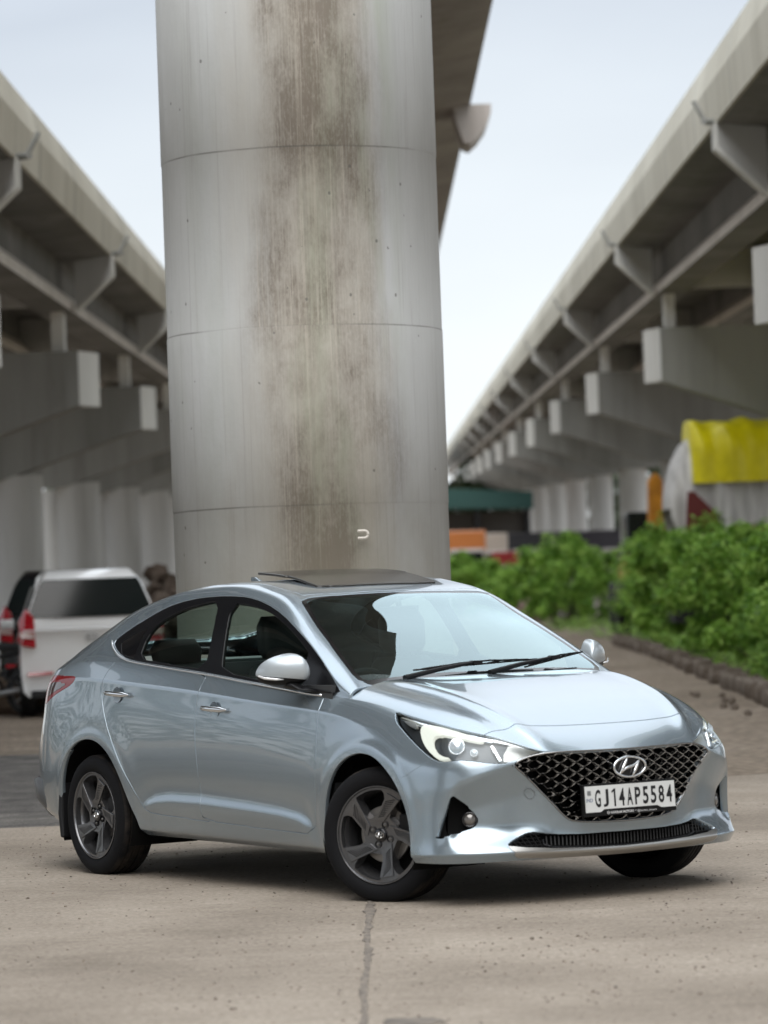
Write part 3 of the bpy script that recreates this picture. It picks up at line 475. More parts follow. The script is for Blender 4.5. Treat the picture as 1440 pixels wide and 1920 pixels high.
# ---- foliage
def leaf_material(name, c1, c2, c3):
    m, t, b, nd, lk = node_mat(name); oi = nd('ShaderNodeTexCoord'); n = nd('ShaderNodeTexNoise'); n.inputs['Scale'].default_value = 2.2; n.inputs['Detail'].default_value = 4; lk(oi.outputs['Object'], n.inputs[0]); w = nd('ShaderNodeTexWhiteNoise'); g = nd('ShaderNodeNewGeometry')
    lk(g.outputs['Random Per Island'], w.inputs['Vector']); mx0 = nd('ShaderNodeMath', operation='ADD'); mu = nd('ShaderNodeMath', operation='MULTIPLY'); mu.inputs[1].default_value = .45; lk(g.outputs['Random Per Island'], mu.inputs[0]); lk(n.outputs['Fac'], mx0.inputs[0]); lk(mu.outputs[0], mx0.inputs[1])
    r = nd('ShaderNodeValToRGB'); e = r.color_ramp; e.elements[0].position = .42; e.elements[0].color = (*c1, 1); e.elements[1].position = .98; e.elements[1].color = (*c3, 1); x = e.elements.new(.70); x.color = (*c2, 1); lk(mx0.outputs[0], r.inputs[0]); lk(r.outputs[0], b.inputs['Base Color']); b.inputs['Roughness'].default_value = .5; b.inputs['Specular IOR Level'].default_value = .35
    b.inputs['Subsurface Weight'].default_value = 0
    tr = nd('ShaderNodeBsdfTranslucent'); lk(r.outputs[0], tr.inputs[0]); ms = nd('ShaderNodeMixShader'); ms.inputs[0].default_value = .35; out = t.nodes['Material Output']; lk(b.outputs[0], ms.inputs[1]); lk(tr.outputs[0], ms.inputs[2]); lk(ms.outputs[0], out.inputs[0]); return m
leaf_m = leaf_material('bright_leaves', (.07, .17, .022), (.23, .43, .06), (.42, .62, .14)); stem_m = mat('green_stem', (.06, .055, .03), .8)
def bush_mesh(seed, rx, ry, hh, nl, leaf):
    R_ = np.random.default_rng(seed); clumps = []
    nc = int(16+10*rx*ry)
    for k in range(nc):
        a = R_.random()*2*math.pi; q = math.sqrt(R_.random())*.92; zz = R_.random()**.7*hh*1.12*(1-.28*q); clumps.append((q*rx*math.cos(a), q*ry*math.sin(a), max(.12, zz), R_.uniform(.20, .42)*min(1, hh/1.6)))
    clumps = np.array(clumps); idx = R_.integers(0, nc, nl); d = R_.normal(size=(nl, 3)); d /= np.linalg.norm(d, axis=1, keepdims=True); rr = clumps[idx, 3]*(R_.random(nl)**.35)
    P = clumps[idx, :3]+d*rr[:, None]*np.array([1.1, 1.1, 1.0]); P[:, 2] = np.maximum(P[:, 2], .03); V = []; F = []
    up = d*.7+np.array([0, 0, .8])+R_.normal(size=(nl, 3))*.35
    for k in range(nl):
        n_ = up[k]/np.linalg.norm(up[k]); t1 = np.cross(n_, R_.normal(size=3)); t1 /= np.linalg.norm(t1)+1e-9; t2 = np.cross(n_, t1); s = leaf*R_.uniform(.6, 1.3); p = P[k]; b = len(V)
        V += [p-t1*s, p-t1*s*.1+t2*s*.48+n_*s*.12, p+t1*s-n_*s*.25, p-t1*s*.1-t2*s*.48+n_*s*.12]; F += [(b, b+1, b+2), (b, b+2, b+3)]
    return V, F, clumps
def bush(label, depth, lat, rx, ry, hh, nl, leaf, seed, group='bushes along the right of the dirt road'):
    V, F, cl = bush_mesh(seed, rx, ry, hh, nl, leaf); r = empty('bush', gp(depth, lat), VANG, label, 'bush', group); obj('foliage', V, F, leaf_m, r)
    st = MB(); 
    for c in cl[::2]: st.tube([(c[0]*.3, c[1]*.3, 0), (c[0]*.7, c[1]*.7, c[2]*.55), (c[0], c[1], c[2])], [.022, .015, .006], 5)
    st.build('stems', stem_m, r, smooth=True)
bush('large leafy bush nearest the camera on the right, behind the stone edging', 42.5, 5.70, 2.2, 1.25, 2.05, 14000, .065, 11)
bush('large bright bush just left of the nearest one, in front of the truck', 48.5, 5.60, 2.4, 1.2, 2.15, 14000, .065, 12)
bush('broad bush third in the row, left of the yellow covered truck', 57, 5.95, 3.2, 1.45, 2.2, 13000, .075, 13)
bush('young bush between the fourth and the third in the row', 74, 6.2, 3.0, 1.3, 2.3, 7000, .085, 21)
bush('rounded bush fourth in the row beside the orange loader', 68, 6.25, 3.6, 1.55, 2.5, 11000, .085, 14)
bush('pale green bush behind the bend in the middle of the row', 84, 6.9, 4.2, 1.6, 2.3, 8000, .10, 15)
bush('dense clump left of the white sack pile', 104, 5.3, 4, 1.6, 2.4, 6000, .12, 16)
bush('dark low bush in front of the red car', 130, 4.9, 4, 1.5, 1.9, 4500, .14, 17)
bush('farthest bush, touching the right side of the round pillar', 150, 3.4, 4, 1.5, 2.5, 5000, .15, 18)
bush('bush at the right picture edge beneath the yellow tarpaulin', 52, 7.6, 3.2, 1.6, 2.25, 9000, .075, 19)
gw_ = MB(); 
# ground cover under the bushes and weeds by the edging
def weeds(name, label, pts, n, leaf, seed, hmax=.35):
    R_ = np.random.default_rng(seed); V = []; F = []
    for k in range(n):
        i = R_.random()*(len(pts)-1); j = int(i); f = i-j; c = np.array(pts[j])*(1-f)+np.array(pts[j+1])*f; p = np.array(gp(c[0]+R_.normal()*1.0, c[1]+abs(R_.normal())*c[2])); a = R_.random()*6.28; s = leaf*R_.uniform(.5, 1.3); z = R_.random()*hmax; t1 = np.array([math.cos(a), math.sin(a), R_.uniform(-.3, .5)]); t2 = np.array([-math.sin(a), math.cos(a), R_.uniform(-.3, .3)]); b = len(V); q = p+np.array([0, 0, z+.02]); V += [q-t1*s, q+t2*s*.45, q+t1*s, q-t2*s*.45]; F += [(b, b+1, b+2, b+3)]
    o = obj(name, V, F, leaf_m); tag(o, label, 'weeds', None, 'stuff')
weeds('weeds', 'low green weeds growing at the foot of the bushes behind the stone edging', [(36, 4.6, .7), (45, 4.75, .7), (55, 4.9, .8), (70, 5.0, 1.0), (100, 4.3, 1.2)], 9000, .06, 5)
# ---- stone edging, each stone its own
edge_m = dirt_mat('edging_stone', (.13, .10, .08), (.22, .18, .145), (.34, .29, .24), 2.5)
ep = [(33.5, 4.02), (36.6, 4.05), (42, 4.22), (49, 4.35), (56, 4.55), (64, 4.7), (74, 4.8)]
st0 = None; acc = 0; D_ = 33.6; R_ = random.Random(5); meshes = []
for v in range(4):
    mb = MB(); bm_ = [(-.5, -.5), (.5, -.5), (.5, .5), (-.5, .5)]; mb.box((0, 0, .11), (1, 1, .26)); mb.V = [(x*(1+R_.uniform(-.12, .12)), y*(1+R_.uniform(-.12, .12)), z*(1+R_.uniform(-.15, .25))*.8) for x, y, z in mb.V]; o = mb.build('edging_stone', edge_m, None, bevel=.12, seg=3); meshes.append(o)
first = True
while D_ < 74:
    l_ = R_.uniform(.28, .52); la = float(np.interp(D_, [p[0] for p in ep], [p[1] for p in ep])); base = meshes[R_.randrange(4)]
    o = base.copy(); COL.objects.link(o); o.location = gp(D_+l_/2, la+R_.uniform(-.05, .05)); o.rotation_euler = (R_.uniform(-.06, .06), R_.uniform(-.06, .06), VANG+R_.uniform(-.12, .12)); o.scale = (l_, R_.uniform(.16, .24), R_.uniform(.75, 1.1)); tag(o, 'rough brown stone set in the edging at the foot of the bushes', 'stone', 'stones edging the dirt road'); D_ += l_+R_.uniform(.02, .12)
for o in meshes: bpy.data.objects.remove(o)
# a few fallen stones by the edging
for k in range(9):
    mb = MB(); rock(mb, (0, 0, .02), R_.uniform(.025, .06), R_); o = mb.build('loose_stone', edge_m, None); o.location = gp(R_.uniform(34, 42), R_.uniform(3.5, 3.85)); tag(o, 'small loose stone lying on the dirt beside the stone edging', 'stone', 'loose stones by the edging')
# ---- loaded truck under the right viaduct
def truck():
    D0 = 66.0; o = gp(D0, 5.35); r = empty('truck', o, VANG, 'loaded truck with a white load, yellow tarpaulin and red side boards under the right viaduct', 'truck')
    def P(l, a, z): return (a, -l, z)       # l to the right, a away
    rr = random.Random(9); nl = 70; L = 7.5
    def load(name, l0, l1, zb, zt, half, m, seed, rnd_end=True, endr=.55):
        rg = np.random.default_rng(seed); rings = []; n = 30; ph = rg.random(8)*6.28
        for i in range(nl+1):
            u = i/nl; l = l0+(l1-l0)*u**1.6; t_ = min(1, max(0.0, (l-l0)/endr)); e = math.sqrt(max(0.0, 1-(1-t_)**2)); ring = []; zc = zb+(zt-zb)*.42
            for k in range(n):
                a = math.pi*(k/(n-1)); w = half*math.cos(a); z = zc+(zb+(zt-zb)*(math.sin(a)**.42)-zc)*(.12+.88*e if rnd_end else 1)
                wr = .05*math.sin(l*7+ph[0]+1.3*math.sin(a*3))+.04*math.sin(l*13+ph[1]+a*2)+.03*math.sin(l*3.1+ph[2]); ring.append(P(l, 1.25-w*(math.copysign(1, 1))*(.82+.18*e)+0*wr-(wr if k < n/2 else -wr), z+wr*.5*math.sin(a)))
            rings.append(ring)
        mb = MB(); mb.loft(rings, closed=False, cap=True); return mb.build(name, m, r, smooth=True)
    load('load', .0, L, 1.75, 4.20, 1.15, mixnoise(mat('dirty_white_sheet', (.6, .6, .6), .7), (.40, .39, .38), (.68, .67, .65), 3, stretch=(1, 3, .3)), 3, endr=1.0)
    load('tarpaulin', .42, L+.1, 3.10, 4.30, 1.33, mixnoise(mat('yellow_tarpaulin', (.6, .5, 0), .45), (.60, .52, .0), (.82, .72, .005), 2), 5, endr=.2, rnd_end=False)
    MB().box(P(L/2+.2, 1.2, 1.75), (2.36, L-.2, 1.1)).build('side_board', mixnoise(mat('red_truck_boards', (.2, .02, .015), .5), (.11, .012, .012), (.24, .03, .022), 4), r, bevel=.03)
    ru = MB(); ru.prism([P(.22, 0, 1.9), P(.95, 0, 1.9), P(.85, 0, 2.5), P(.42, 0, 2.95), P(.30, 0, 2.95)], (-.08, 0, 0), (.02, 0, 0)); ru.build('stake_post', mat('maroon_post', (.13, .02, .018), .5), r)
    MB().box(P(L/2, 1.2, .62), (1.9, L, .2)).build('chassis', black_bg, r)
    for l in (1.2, 2.3, 5.9):
        for a in (.15, 2.25):
            w = MB(); w.lathe([(.18, -.14), (.45, -.14), (.5, -.1), (.5, .1), (.45, .14), (.18, .14)], 24, 'x', c=P(l, a, .5)); w.build('wheel', tyre_bg, r, smooth=True, auto=40)
    cabm = mat('truck_cab_orange', (.5, .16, .02), .4, 0, coat=.5); cb = MB(); cb.box(P(L+.95, 1.2, 1.75), (2.2, 1.5, 2.1)); cb.build('cab', cabm, r, bevel=.12)
    MB().box(P(L+1.0, .09, 2.1), (.02, 1.0, .7)).build('cab_window', glass_bg, r)
truck()
# ---- orange backhoe
def backhoe():
    r = empty('backhoe_loader', gp(84, 6.2), VANG, 'orange backhoe loader with a raised arm between the hedge and the truck', 'loader')
    r.scale = (1.2, 1.2, 1.2)
    om = mixnoise(mat('orange_machine_paint', (.6, .22, .01), .45, 0, coat=.3), (.40, .15, .01), (.66, .27, .02), 4)
    def P(l, a, z): return (a, -l, z)
    MB().prism([P(.0, 0, .9), P(.34, 0, .9), P(.36, 0, 3.05), P(.20, 0, 3.22), P(.06, 0, 3.05)], (0, 0, 0), (.35, 0, 0)).build('boom', om, r, bevel=.04)
    MB().prism([P(.34, 0, 2.2), P(.40, 0, 2.35), P(.78, 0, 1.35), P(.60, 0, 1.25)], (.02, 0, 0), (.30, 0, 0)).build('dipper_arm', om, r, bevel=.03)
    MB().tube([P(.10, .1, 1.6), P(.30, .1, 2.9)], .05, 10).build('hydraulic_ram', hub_bg, r, smooth=True)
    MB().prism([P(.52, 0, 1.35), P(.88, 0, 1.40), P(.92, 0, .95), P(.60, 0, .85)], (-.1, 0, 0), (.45, 0, 0)).build('bucket', om, r, bevel=.03)
    MB().box(P(.15, 1.7, 1.2), (2.4, 1.1, .8)).build('body', om, r, bevel=.06); MB().box(P(.15, 1.4, 2.0), (1.2, 1.0, .9)).build('cab', glass_bg, r, bevel=.06)
    for a in (.8, 2.7):
        for l in (-.45, .75): MB().lathe([(.2, -.16), (.5, -.16), (.56, 0), (.5, .16), (.2, .16)], 24, 'y', c=P(l, a, .55)).build('wheel', tyre_bg, r, smooth=True, auto=40)
backhoe()
# ---- far things under the right viaduct
def far_box_truck(label, depth, lat, w, h, col, cat='truck', name='parked_truck', L=4.5):
    r = empty(name, gp(depth, lat), VANG, label, cat); m_ = mat(name+'_paint', col, .45, 0, coat=.3)
    MB().box((L*.55, 0, h*.58), (L*.8, w, h*.72)).build('load_box', m_, r, bevel=.08); MB().box((.0, 0, h*.45), (1.1, w*.95, h*.55)).build('cab', mat('far_cab', (.45, .42, .38), .5), r, bevel=.15); MB().box((-.56, 0, h*.58), (.03, w*.8, h*.2)).build('window', glass_bg, r)
    for x in (0, L*.7):
        for s in (-1, 1): MB().lathe([(.15, -.12), (.42, -.12), (.42, .12), (.15, .12)], 20, 'y', c=(x, s*w*.42, .42)).build('wheel', tyre_bg, r, smooth=True, auto=40)
far_box_truck('small orange lorry far off, right beside the pillar edge', 170, 3.9, 1.9, 4.1, (.55, .19, .05))
far_box_truck('beige lorry far off, right of the orange lorry', 176, 5.3, 1.6, 4.0, (.50, .44, .38))
far_box_truck('red van far off behind the second clump of bushes', 165, 5.6, 1.2, 2.9, (.28, .02, .02), 'van', 'parked_van')
far_box_truck('dark trailer standing across the far end under the right viaduct', 185, 9.0, 5.2, 4.1, (.03, .03, .035))
far_box_truck('second dark trailer nearer the orange loader', 150, 9.3, 4.2, 3.6, (.035, .03, .04))
sh = empty('market_shed', gp(190, 5.0), VANG, 'distant shed with a teal sheet roof beside the pillar', 'shed'); MB().prism([(0, -3.0, 5.2), (0, 3.0, 5.4), (0, 3.0, 6.5), (0, -3.0, 6.1)], (0, 0, 0), (4, 0, 0)).build('roof', mat('teal_sheet', (.035, .10, .09), .5), sh)
for y in (-2.7, 0, 2.7): 
    for x in (.3, 3.7): MB().box((x, y, 2.6), (.2, .2, 5.2)).build('post', black_bg, sh)
MB().box((3.9, 0, 2.6), (.1, 5.6, 5.1)).build('wall', mat('shed_wall', (.12, .11, .10), .8), sh)
heap('sack_pile', 'pile of whitish sacks standing among the bushes under the right viaduct', 'sacks', 112, 6.5, 1.0, 2.9, mixnoise(mat('sackcloth', (.4, .36, .3), .85), (.22, .19, .16), (.48, .44, .40), 1.2), n=150, rs=(.2, .42), seed=8)
heap('rubbish_heap', 'small heap of brown and pinkish debris between the far bushes', 'debris', 118, 5.2, 1.0, 1.5, mixnoise(mat('debris', (.3, .2, .17), .9), (.10, .07, .055), (.34, .25, .21), 1.2), n=200, rs=(.12, .32), seed=12)
# ---- distant wood closing the view
def far_wood():
    R_ = np.random.default_rng(3); V = []; F = []
    for k in range(26000):
        i = R_.random(); lat = -75+150*i; dep = 265+R_.random()*30; hmax = (9+2*math.sin(lat*.21)+1.5*math.sin(lat*.57+1)) if lat < 4 else min(9+(lat-4)*.9, 15)+1.0*math.sin(lat*.9); z = R_.random()**.8*hmax; p = np.array(gp(dep, lat)); p[2] = z; n_ = R_.normal(size=3); n_ /= np.linalg.norm(n_); t1 = np.cross(n_, [0, 0, 1.0])+.01; t1 /= np.linalg.norm(t1); t2 = np.cross(n_, t1); s = R_.uniform(.35, .8); b = len(V); V += [p-t1*s, p+t2*s*.6, p+t1*s, p-t2*s*.6]; F.append((b, b+1, b+2, b+3))
    o = obj('distant_trees', V, F, leaf_material('dusky_leaves', (.02, .035, .016), (.04, .055, .028), (.07, .085, .045))); tag(o, 'far belt of dark trees closing the view under the viaducts', 'trees', None, 'stuff')
far_wood()
def belt():
    # unseen trees added round the camera to darken the car's low reflections
    R_ = np.random.default_rng(8); V = []; F = []
    for k in range(34000):
        a = VANG+math.radians(R_.uniform(24, 336)); d_ = 95+R_.random()*25; z = R_.random()**.8*(11+3*math.sin(a*9)+2*math.sin(a*23)); p = np.array([CPOS[0]+d_*math.cos(a), CPOS[1]+d_*math.sin(a), z]); n_ = R_.normal(size=3); n_ /= np.linalg.norm(n_); t1 = np.cross(n_, [0, 0, 1.0])+.01; t1 /= np.linalg.norm(t1); t2 = np.cross(n_, t1); s = R_.uniform(.3, .75); b = len(V); V += [p-t1*s, p+t2*s*.6, p+t1*s, p-t2*s*.6]; F.append((b, b+1, b+2, b+3))
    o = obj('distant_trees', V, F, bpy.data.materials['dusky_leaves']); tag(o, 'added belt of trees outside the picture, darkening the reflections on the car', 'trees', None, 'stuff')
belt()

# ---------------------------------------------------------------- body surface (pure numpy)
def ncs(t, P):
    """natural cubic spline through P (n,k) at t; returns evaluator"""
    t = np.asarray(t, float); P = np.asarray(P, float); n = len(t); h = np.diff(t)
    A = np.eye(n); B = np.zeros_like(P)
    for i in range(1, n-1):
        A[i, i-1] = h[i-1]; A[i, i] = 2*(h[i-1]+h[i]); A[i, i+1] = h[i]
        B[i] = 6*((P[i+1]-P[i])/h[i]-(P[i]-P[i-1])/h[i-1])
    Mm = np.linalg.solve(A, B)
    def ev(q):
        q = np.clip(np.asarray(q, float), t[0], t[-1]); i = np.clip(np.searchsorted(t, q, 'right')-1, 0, n-2)
        a = (t[i+1]-q)/h[i]; b = 1-a; hh = (h[i]**2)[:, None]/6; a = a[:, None]; b = b[:, None]
        return a*P[i]+b*P[i+1]+((a**3-a)*Mm[i]+(b**3-b)*Mm[i+1])*hh
    return ev
def herm(P, sub, crease=(), w=None):
    """P: (rows, cols, 3). C1 interpolation down the rows, sub = samples per segment.
    crease: rows that break the tangent; w: dict row -> (cols,) weight of the break."""
    R = len(P); out = []; si = []
    L = [np.linalg.norm(P[i+1]-P[i], axis=-1)[:, None]+1e-6 for i in range(R-1)]
    D = [(P[i+1]-P[i])/L[i] for i in range(R-1)]
    Tin = []; Tout = []
    for i in range(R):
        if i == 0: T = D[0]; a = b = T
        elif i == R-1: a = b = D[-1]
        else:
            T = (D[i-1]*L[i]+D[i]*L[i-1])/(L[i]+L[i-1]); a = b = T
            if i in crease:
                k = w[i][:, None] if w and i in w else 1.0
                a = T*(1-k)+D[i-1]*k; b = T*(1-k)+D[i]*k
        Tin.append(a); Tout.append(b)
    for i in range(R-1):
        n = sub[i]
        for j in range(n+(1 if i == R-2 else 0)):
            u = j/n
            out.append((2*u**3-3*u**2+1)*P[i]+(u**3-2*u**2+u)*L[i]*Tout[i]+(3*u**2-2*u**3)*P[i+1]+(u**3-u**2)*L[i]*Tin[i+1])
            si.append(i+u)
    return np.array(out), np.array(si)
def sst(a, b, x):
    u = np.clip((x-a)/(b-a), 0, 1); return u*u*(3-2*u)
def bump(x, c, w):
    u = np.clip(np.abs(x-c)/w, 0, 1); return (1-u*u)**2

# rows of the lower body, from the middle of the tail round the side to the middle of the nose (x forward, y outward, z up)
ROWS = [
 # R0 underside edge
 [(-2.20,0,.24),(-2.18,.30,.24),(-2.12,.54,.24),(-2.02,.67,.245),(-1.90,.735,.25),(-1.65,.78,.235),(-1.30,.785,.225),(-.90,.785,.218),(-.45,.785,.214),(0,.785,.208),(.45,.785,.203),(.85,.79,.198),(1.1,.80,.196),(1.3,.81,.195),(1.5,.825,.195),(1.66,.838,.195),(1.79,.825,.195),(1.90,.755,.195),(1.99,.63,.198),(2.035,.48,.198),(2.065,.31,.198),(2.08,.15,.198),(2.085,0,.198)],
 # R1 lip
 [(-2.28,0,.30),(-2.26,.30,.30),(-2.19,.55,.30),(-2.08,.70,.30),(-1.94,.775,.30),(-1.65,.815,.27),(-1.30,.82,.255),(-.90,.822,.246),(-.45,.822,.242),(0,.822,.236),(.45,.822,.231),(.85,.824,.226),(1.1,.830,.224),(1.3,.84,.224),(1.5,.852,.224),(1.66,.860,.226),(1.80,.845,.232),(1.925,.765,.236),(2.015,.635,.236),(2.065,.485,.232),(2.095,.31,.226),(2.11,.15,.222),(2.115,0,.22)],
 # R2
 [(-2.30,0,.42),(-2.275,.31,.42),(-2.205,.56,.42),(-2.105,.72,.41),(-1.955,.795,.38),(-1.65,.832,.34),(-1.30,.835,.325),(-.90,.835,.318),(-.45,.835,.314),(0,.835,.306),(.45,.835,.300),(.85,.838,.292),(1.1,.842,.29),(1.3,.847,.29),(1.5,.855,.285),(1.66,.857,.28),(1.80,.833,.28),(1.905,.755,.28),(1.985,.635,.285),(2.035,.485,.29),(2.07,.31,.295),(2.09,.15,.30),(2.095,0,.30)],
 # R3
 [(-2.285,0,.50),(-2.26,.31,.50),(-2.195,.56,.50),(-2.09,.725,.48),(-1.95,.805,.46),(-1.65,.848,.43),(-1.30,.852,.42),(-.90,.852,.415),(-.45,.852,.412),(0,.852,.405),(.45,.852,.398),(.85,.853,.395),(1.1,.857,.395),(1.3,.862,.395),(1.5,.862,.40),(1.66,.853,.40),(1.80,.822,.40),(1.905,.742,.40),(1.985,.63,.395),(2.03,.49,.385),(2.07,.31,.37),(2.10,.15,.355),(2.11,0,.35)],
 # R4
 [(-2.29,0,.63),(-2.265,.31,.63),(-2.195,.565,.63),(-2.095,.725,.63),(-1.955,.803,.625),(-1.65,.855,.60),(-1.30,.862,.60),(-.90,.864,.60),(-.45,.864,.60),(0,.864,.595),(.45,.864,.59),(.85,.865,.58),(1.1,.867,.57),(1.3,.868,.56),(1.5,.862,.55),(1.66,.848,.535),(1.80,.818,.525),(1.915,.745,.54),(1.99,.63,.585),(2.045,.49,.56),(2.095,.31,.51),(2.125,.15,.50),(2.135,0,.495)],
 # R5
 [(-2.26,0,.80),(-2.235,.31,.80),(-2.165,.56,.80),(-2.06,.705,.80),(-1.93,.79,.80),(-1.65,.84,.80),(-1.30,.855,.80),(-.90,.858,.79),(-.45,.859,.775),(0,.860,.755),(.45,.859,.735),(.85,.857,.715),(1.1,.856,.70),(1.3,.855,.685),(1.5,.847,.665),(1.66,.830,.645),(1.80,.798,.635),(1.91,.728,.632),(1.995,.605,.63),(2.06,.475,.615),(2.105,.30,.595),(2.13,.15,.59),(2.137,0,.588)],
 # R6 shoulder crease
 [(-2.24,0,.97),(-2.215,.29,.97),(-2.135,.53,.97),(-2.03,.680,.97),(-1.90,.765,.98),(-1.60,.812,1.003),(-1.30,.832,1.003),(-.90,.838,.982),(-.45,.838,.957),(0,.838,.926),(.45,.837,.892),(.85,.836,.864),(1.1,.833,.835),(1.3,.826,.795),(1.5,.808,.76),(1.66,.785,.735),(1.80,.745,.715),(1.91,.675,.70),(2.0,.56,.68),(2.07,.43,.652),(2.107,.28,.640),(2.127,.14,.636),(2.133,0,.634)],
 # R7 belt / headlight top / bonnet edge
 [(-2.22,0,1.06),(-2.19,.27,1.06),(-2.11,.50,1.052),(-2.01,.645,1.042),(-1.88,.735,1.04),(-1.60,.785,1.075),(-1.30,.797,1.093),(-.90,.797,1.078),(-.45,.797,1.048),(0,.797,1.006),(.45,.797,.964),(.85,.795,.932),(1.08,.785,.918),(1.3,.768,.890),(1.5,.75,.848),(1.66,.722,.815),(1.80,.68,.784),(1.91,.614,.757),(2.0,.535,.722),(2.086,.406,.672),(2.108,.27,.669),(2.12,.13,.668),(2.125,0,.668)],
]
# greenhouse sections by x: DLO line (y,z), crest (y,z), roof gutter (y,z), middle z
GX = [(-2.20,.52,1.062,.40,1.085,.30,1.095,1.10),(-2.05,.575,1.070,.46,1.095,.36,1.11,1.12),(-1.90,.635,1.085,.53,1.118,.44,1.135,1.145),(-1.75,.682,1.122,.575,1.172,.48,1.192,1.20),(-1.5,.70,1.195,.592,1.262,.51,1.285,1.30),(-1.3,.693,1.245,.59,1.332,.52,1.355,1.37),(-1.09,.661,1.293,.585,1.381,.52,1.402,1.417),(-.89,.631,1.358,.578,1.417,.52,1.434,1.449),(-.72,.618,1.39,.57,1.437,.52,1.453,1.467),(-.54,.611,1.406,.565,1.449,.52,1.465,1.477),(-.3,.608,1.413,.565,1.455,.52,1.470,1.481),(-.1,.613,1.402,.57,1.444,.52,1.462,1.473),(.1,.626,1.37,.582,1.414,.53,1.431,1.449),(.30,.650,1.314,.604,1.36,.545,1.382,1.405),(.48,.682,1.237,.632,1.276,.580,1.285,1.322),(.665,.716,1.156,.665,1.185,.615,1.192,1.23),(.85,.755,1.056,.700,1.088,.655,1.094,1.133),(.96,.774,.99,.724,1.026,.682,1.034,1.072),(1.08,.783,.935,.742,.962,.705,.966,1.005)]
NB = 560     # dense samples around
def feature(P, t_side):
    """panel features on the lower body (P has y outward, positive)"""
    x, y, z = P[..., 0], P[..., 1], P[..., 2]; d = np.zeros_like(x)
    for cx, cz in ((1.285, .32), (-1.29, .335)):
        r = np.hypot(x-cx, z-cz)
        d += .007*(1-sst(.385, .425, r))*sst(.10, .2, z) + .004*np.exp(-((r-.44)/.07)**2)
    # ledge low on the doors
    Lx = np.interp(x, [-.9, -.78, -.65, -.5, -.2, .26, .55, .70, .80, .86], [.36, .395, .425, .437, .436, .418, .402, .385, .355, .32])
    on = sst(-.86, -.70, x)*(1-sst(.76, .86, x)); s = z-Lx
    d += on*(.013*(1-sst(-.040, .0, s))*(sst(-.20, -.05, s)) - .006*np.exp(-((s-.035)/.045)**2))
    # recess of the bumper flanks below the lamp crease
    ay = np.abs(y); zc = np.interp(ay, [.28, .45, .56, .597, .673, .73, .755, .771, .779, .79], [.640, .637, .622, .611, .591, .570, .556, .537, .50, .42])
    rec = .046*np.clip((zc-z)/.14, 0, 1)*sst(.25, .36, z)*sst(.34, .56, ay)*(1-sst(.752, .80, ay))*(x > 1.75)
    P = P.copy(); P[..., 0] -= rec*.82; P[..., 1] -= rec*.57; P[..., 1] += d*(np.abs(y) > .6)*sst(.60, .72, y)
    return P
def build_band():
    K = []; nc = len(ROWS[0]); ref = np.array(ROWS[4]); t = np.concatenate([[0], np.cumsum(np.linalg.norm(np.diff(ref, axis=0), axis=1))]); t /= t[-1]
    tq = np.linspace(0, 1, NB)
    rows = [ncs(t, r)(tq) for r in ROWS]
    for r in rows: r[0, 1] = 0; r[-1, 1] = 0
    x7 = rows[7][:, 0]
    G = greens(rows[7], rows[6])
    # phantom above the belt
    ph = rows[7].copy(); k = sst(.80, 1.15, x7)[:, None]
    front = sst(t[17], t[19], tq)[:, None]; rear = 1-sst(t[2], t[4], tq)[:, None]
    side_up = np.array([0, -.06, .11]); hood = np.array([0, -.10, .035]); fr = np.array([-.10, 0, .05]); rr = np.array([.1, 0, .05])
    off = side_up*(1-k)+hood*k; off = off*(1-front)+fr*front; off = off*(1-rear)+rr*rear
    ph += off
    P = np.array(rows+[ph])
    wf = sst(t[15], t[17], tq)*1.0; ws = (sst(t[3], t[5], tq)*(1-sst(t[12], t[14], tq)))*1.0; low = sst(t[14], t[16], tq)
    W = {1: .3+.7*low, 2: np.zeros(NB)+.2*low, 4: wf, 6: np.maximum(ws, 0)}
    S, si = herm(P, [4, 8, 12, 16, 18, 14, 10, 2], crease=(1, 2, 4, 6), w=W)
    keep = si <= 7.0+1e-9; S = S[keep]; si = si[keep]
    S = feature(S, None)
    return S, si, tq, t, rows
def greens(r7, r6):
    g = np.array(GX); f = ncs(g[:, 0], g[:, 1:]); v = f(r7[:, 0]); x = r7[:, 0:1]
    mk = lambda a, b: np.concatenate([x, v[:, a:a+1], v[:, b:b+1]], 1)
    G2 = mk(0, 1); G3 = mk(2, 3); G4 = mk(4, 5); z = v[:, 6:7]
    e = np.clip((x+2.2), 0, 1)
    G5 = np.concatenate([x, v[:, 4:5]*.55, v[:, 5:6]*.28+z*.72], 1)
    G6 = np.concatenate([x, v[:, 4:5]*0, z], 1)
    return [G2, G3, G4, G5, G6]
def build_green(rows, t, tq):
    sel = (rows[7][:, 0] <= 1.079) & (tq > t[2]) 
    sel &= (tq < t[13])
    r7 = rows[7][sel]; r6 = rows[6][sel]
    G = greens(r7, r6)
    P = np.array([r6, r7]+G+[G[-1]*[1, 1, 1]-np.array([0, .1, 0])])
    n = sel.sum()
    S, si = herm(P, [2, 34, 8, 8, 14, 16, 2], crease=(2, 4), w={2: np.full(n, .55), 4: np.full(n, .6)})
    k = (si >= 1-1e-9) & (si <= 6+1e-9)
    return S[k], si[k], tq[sel]
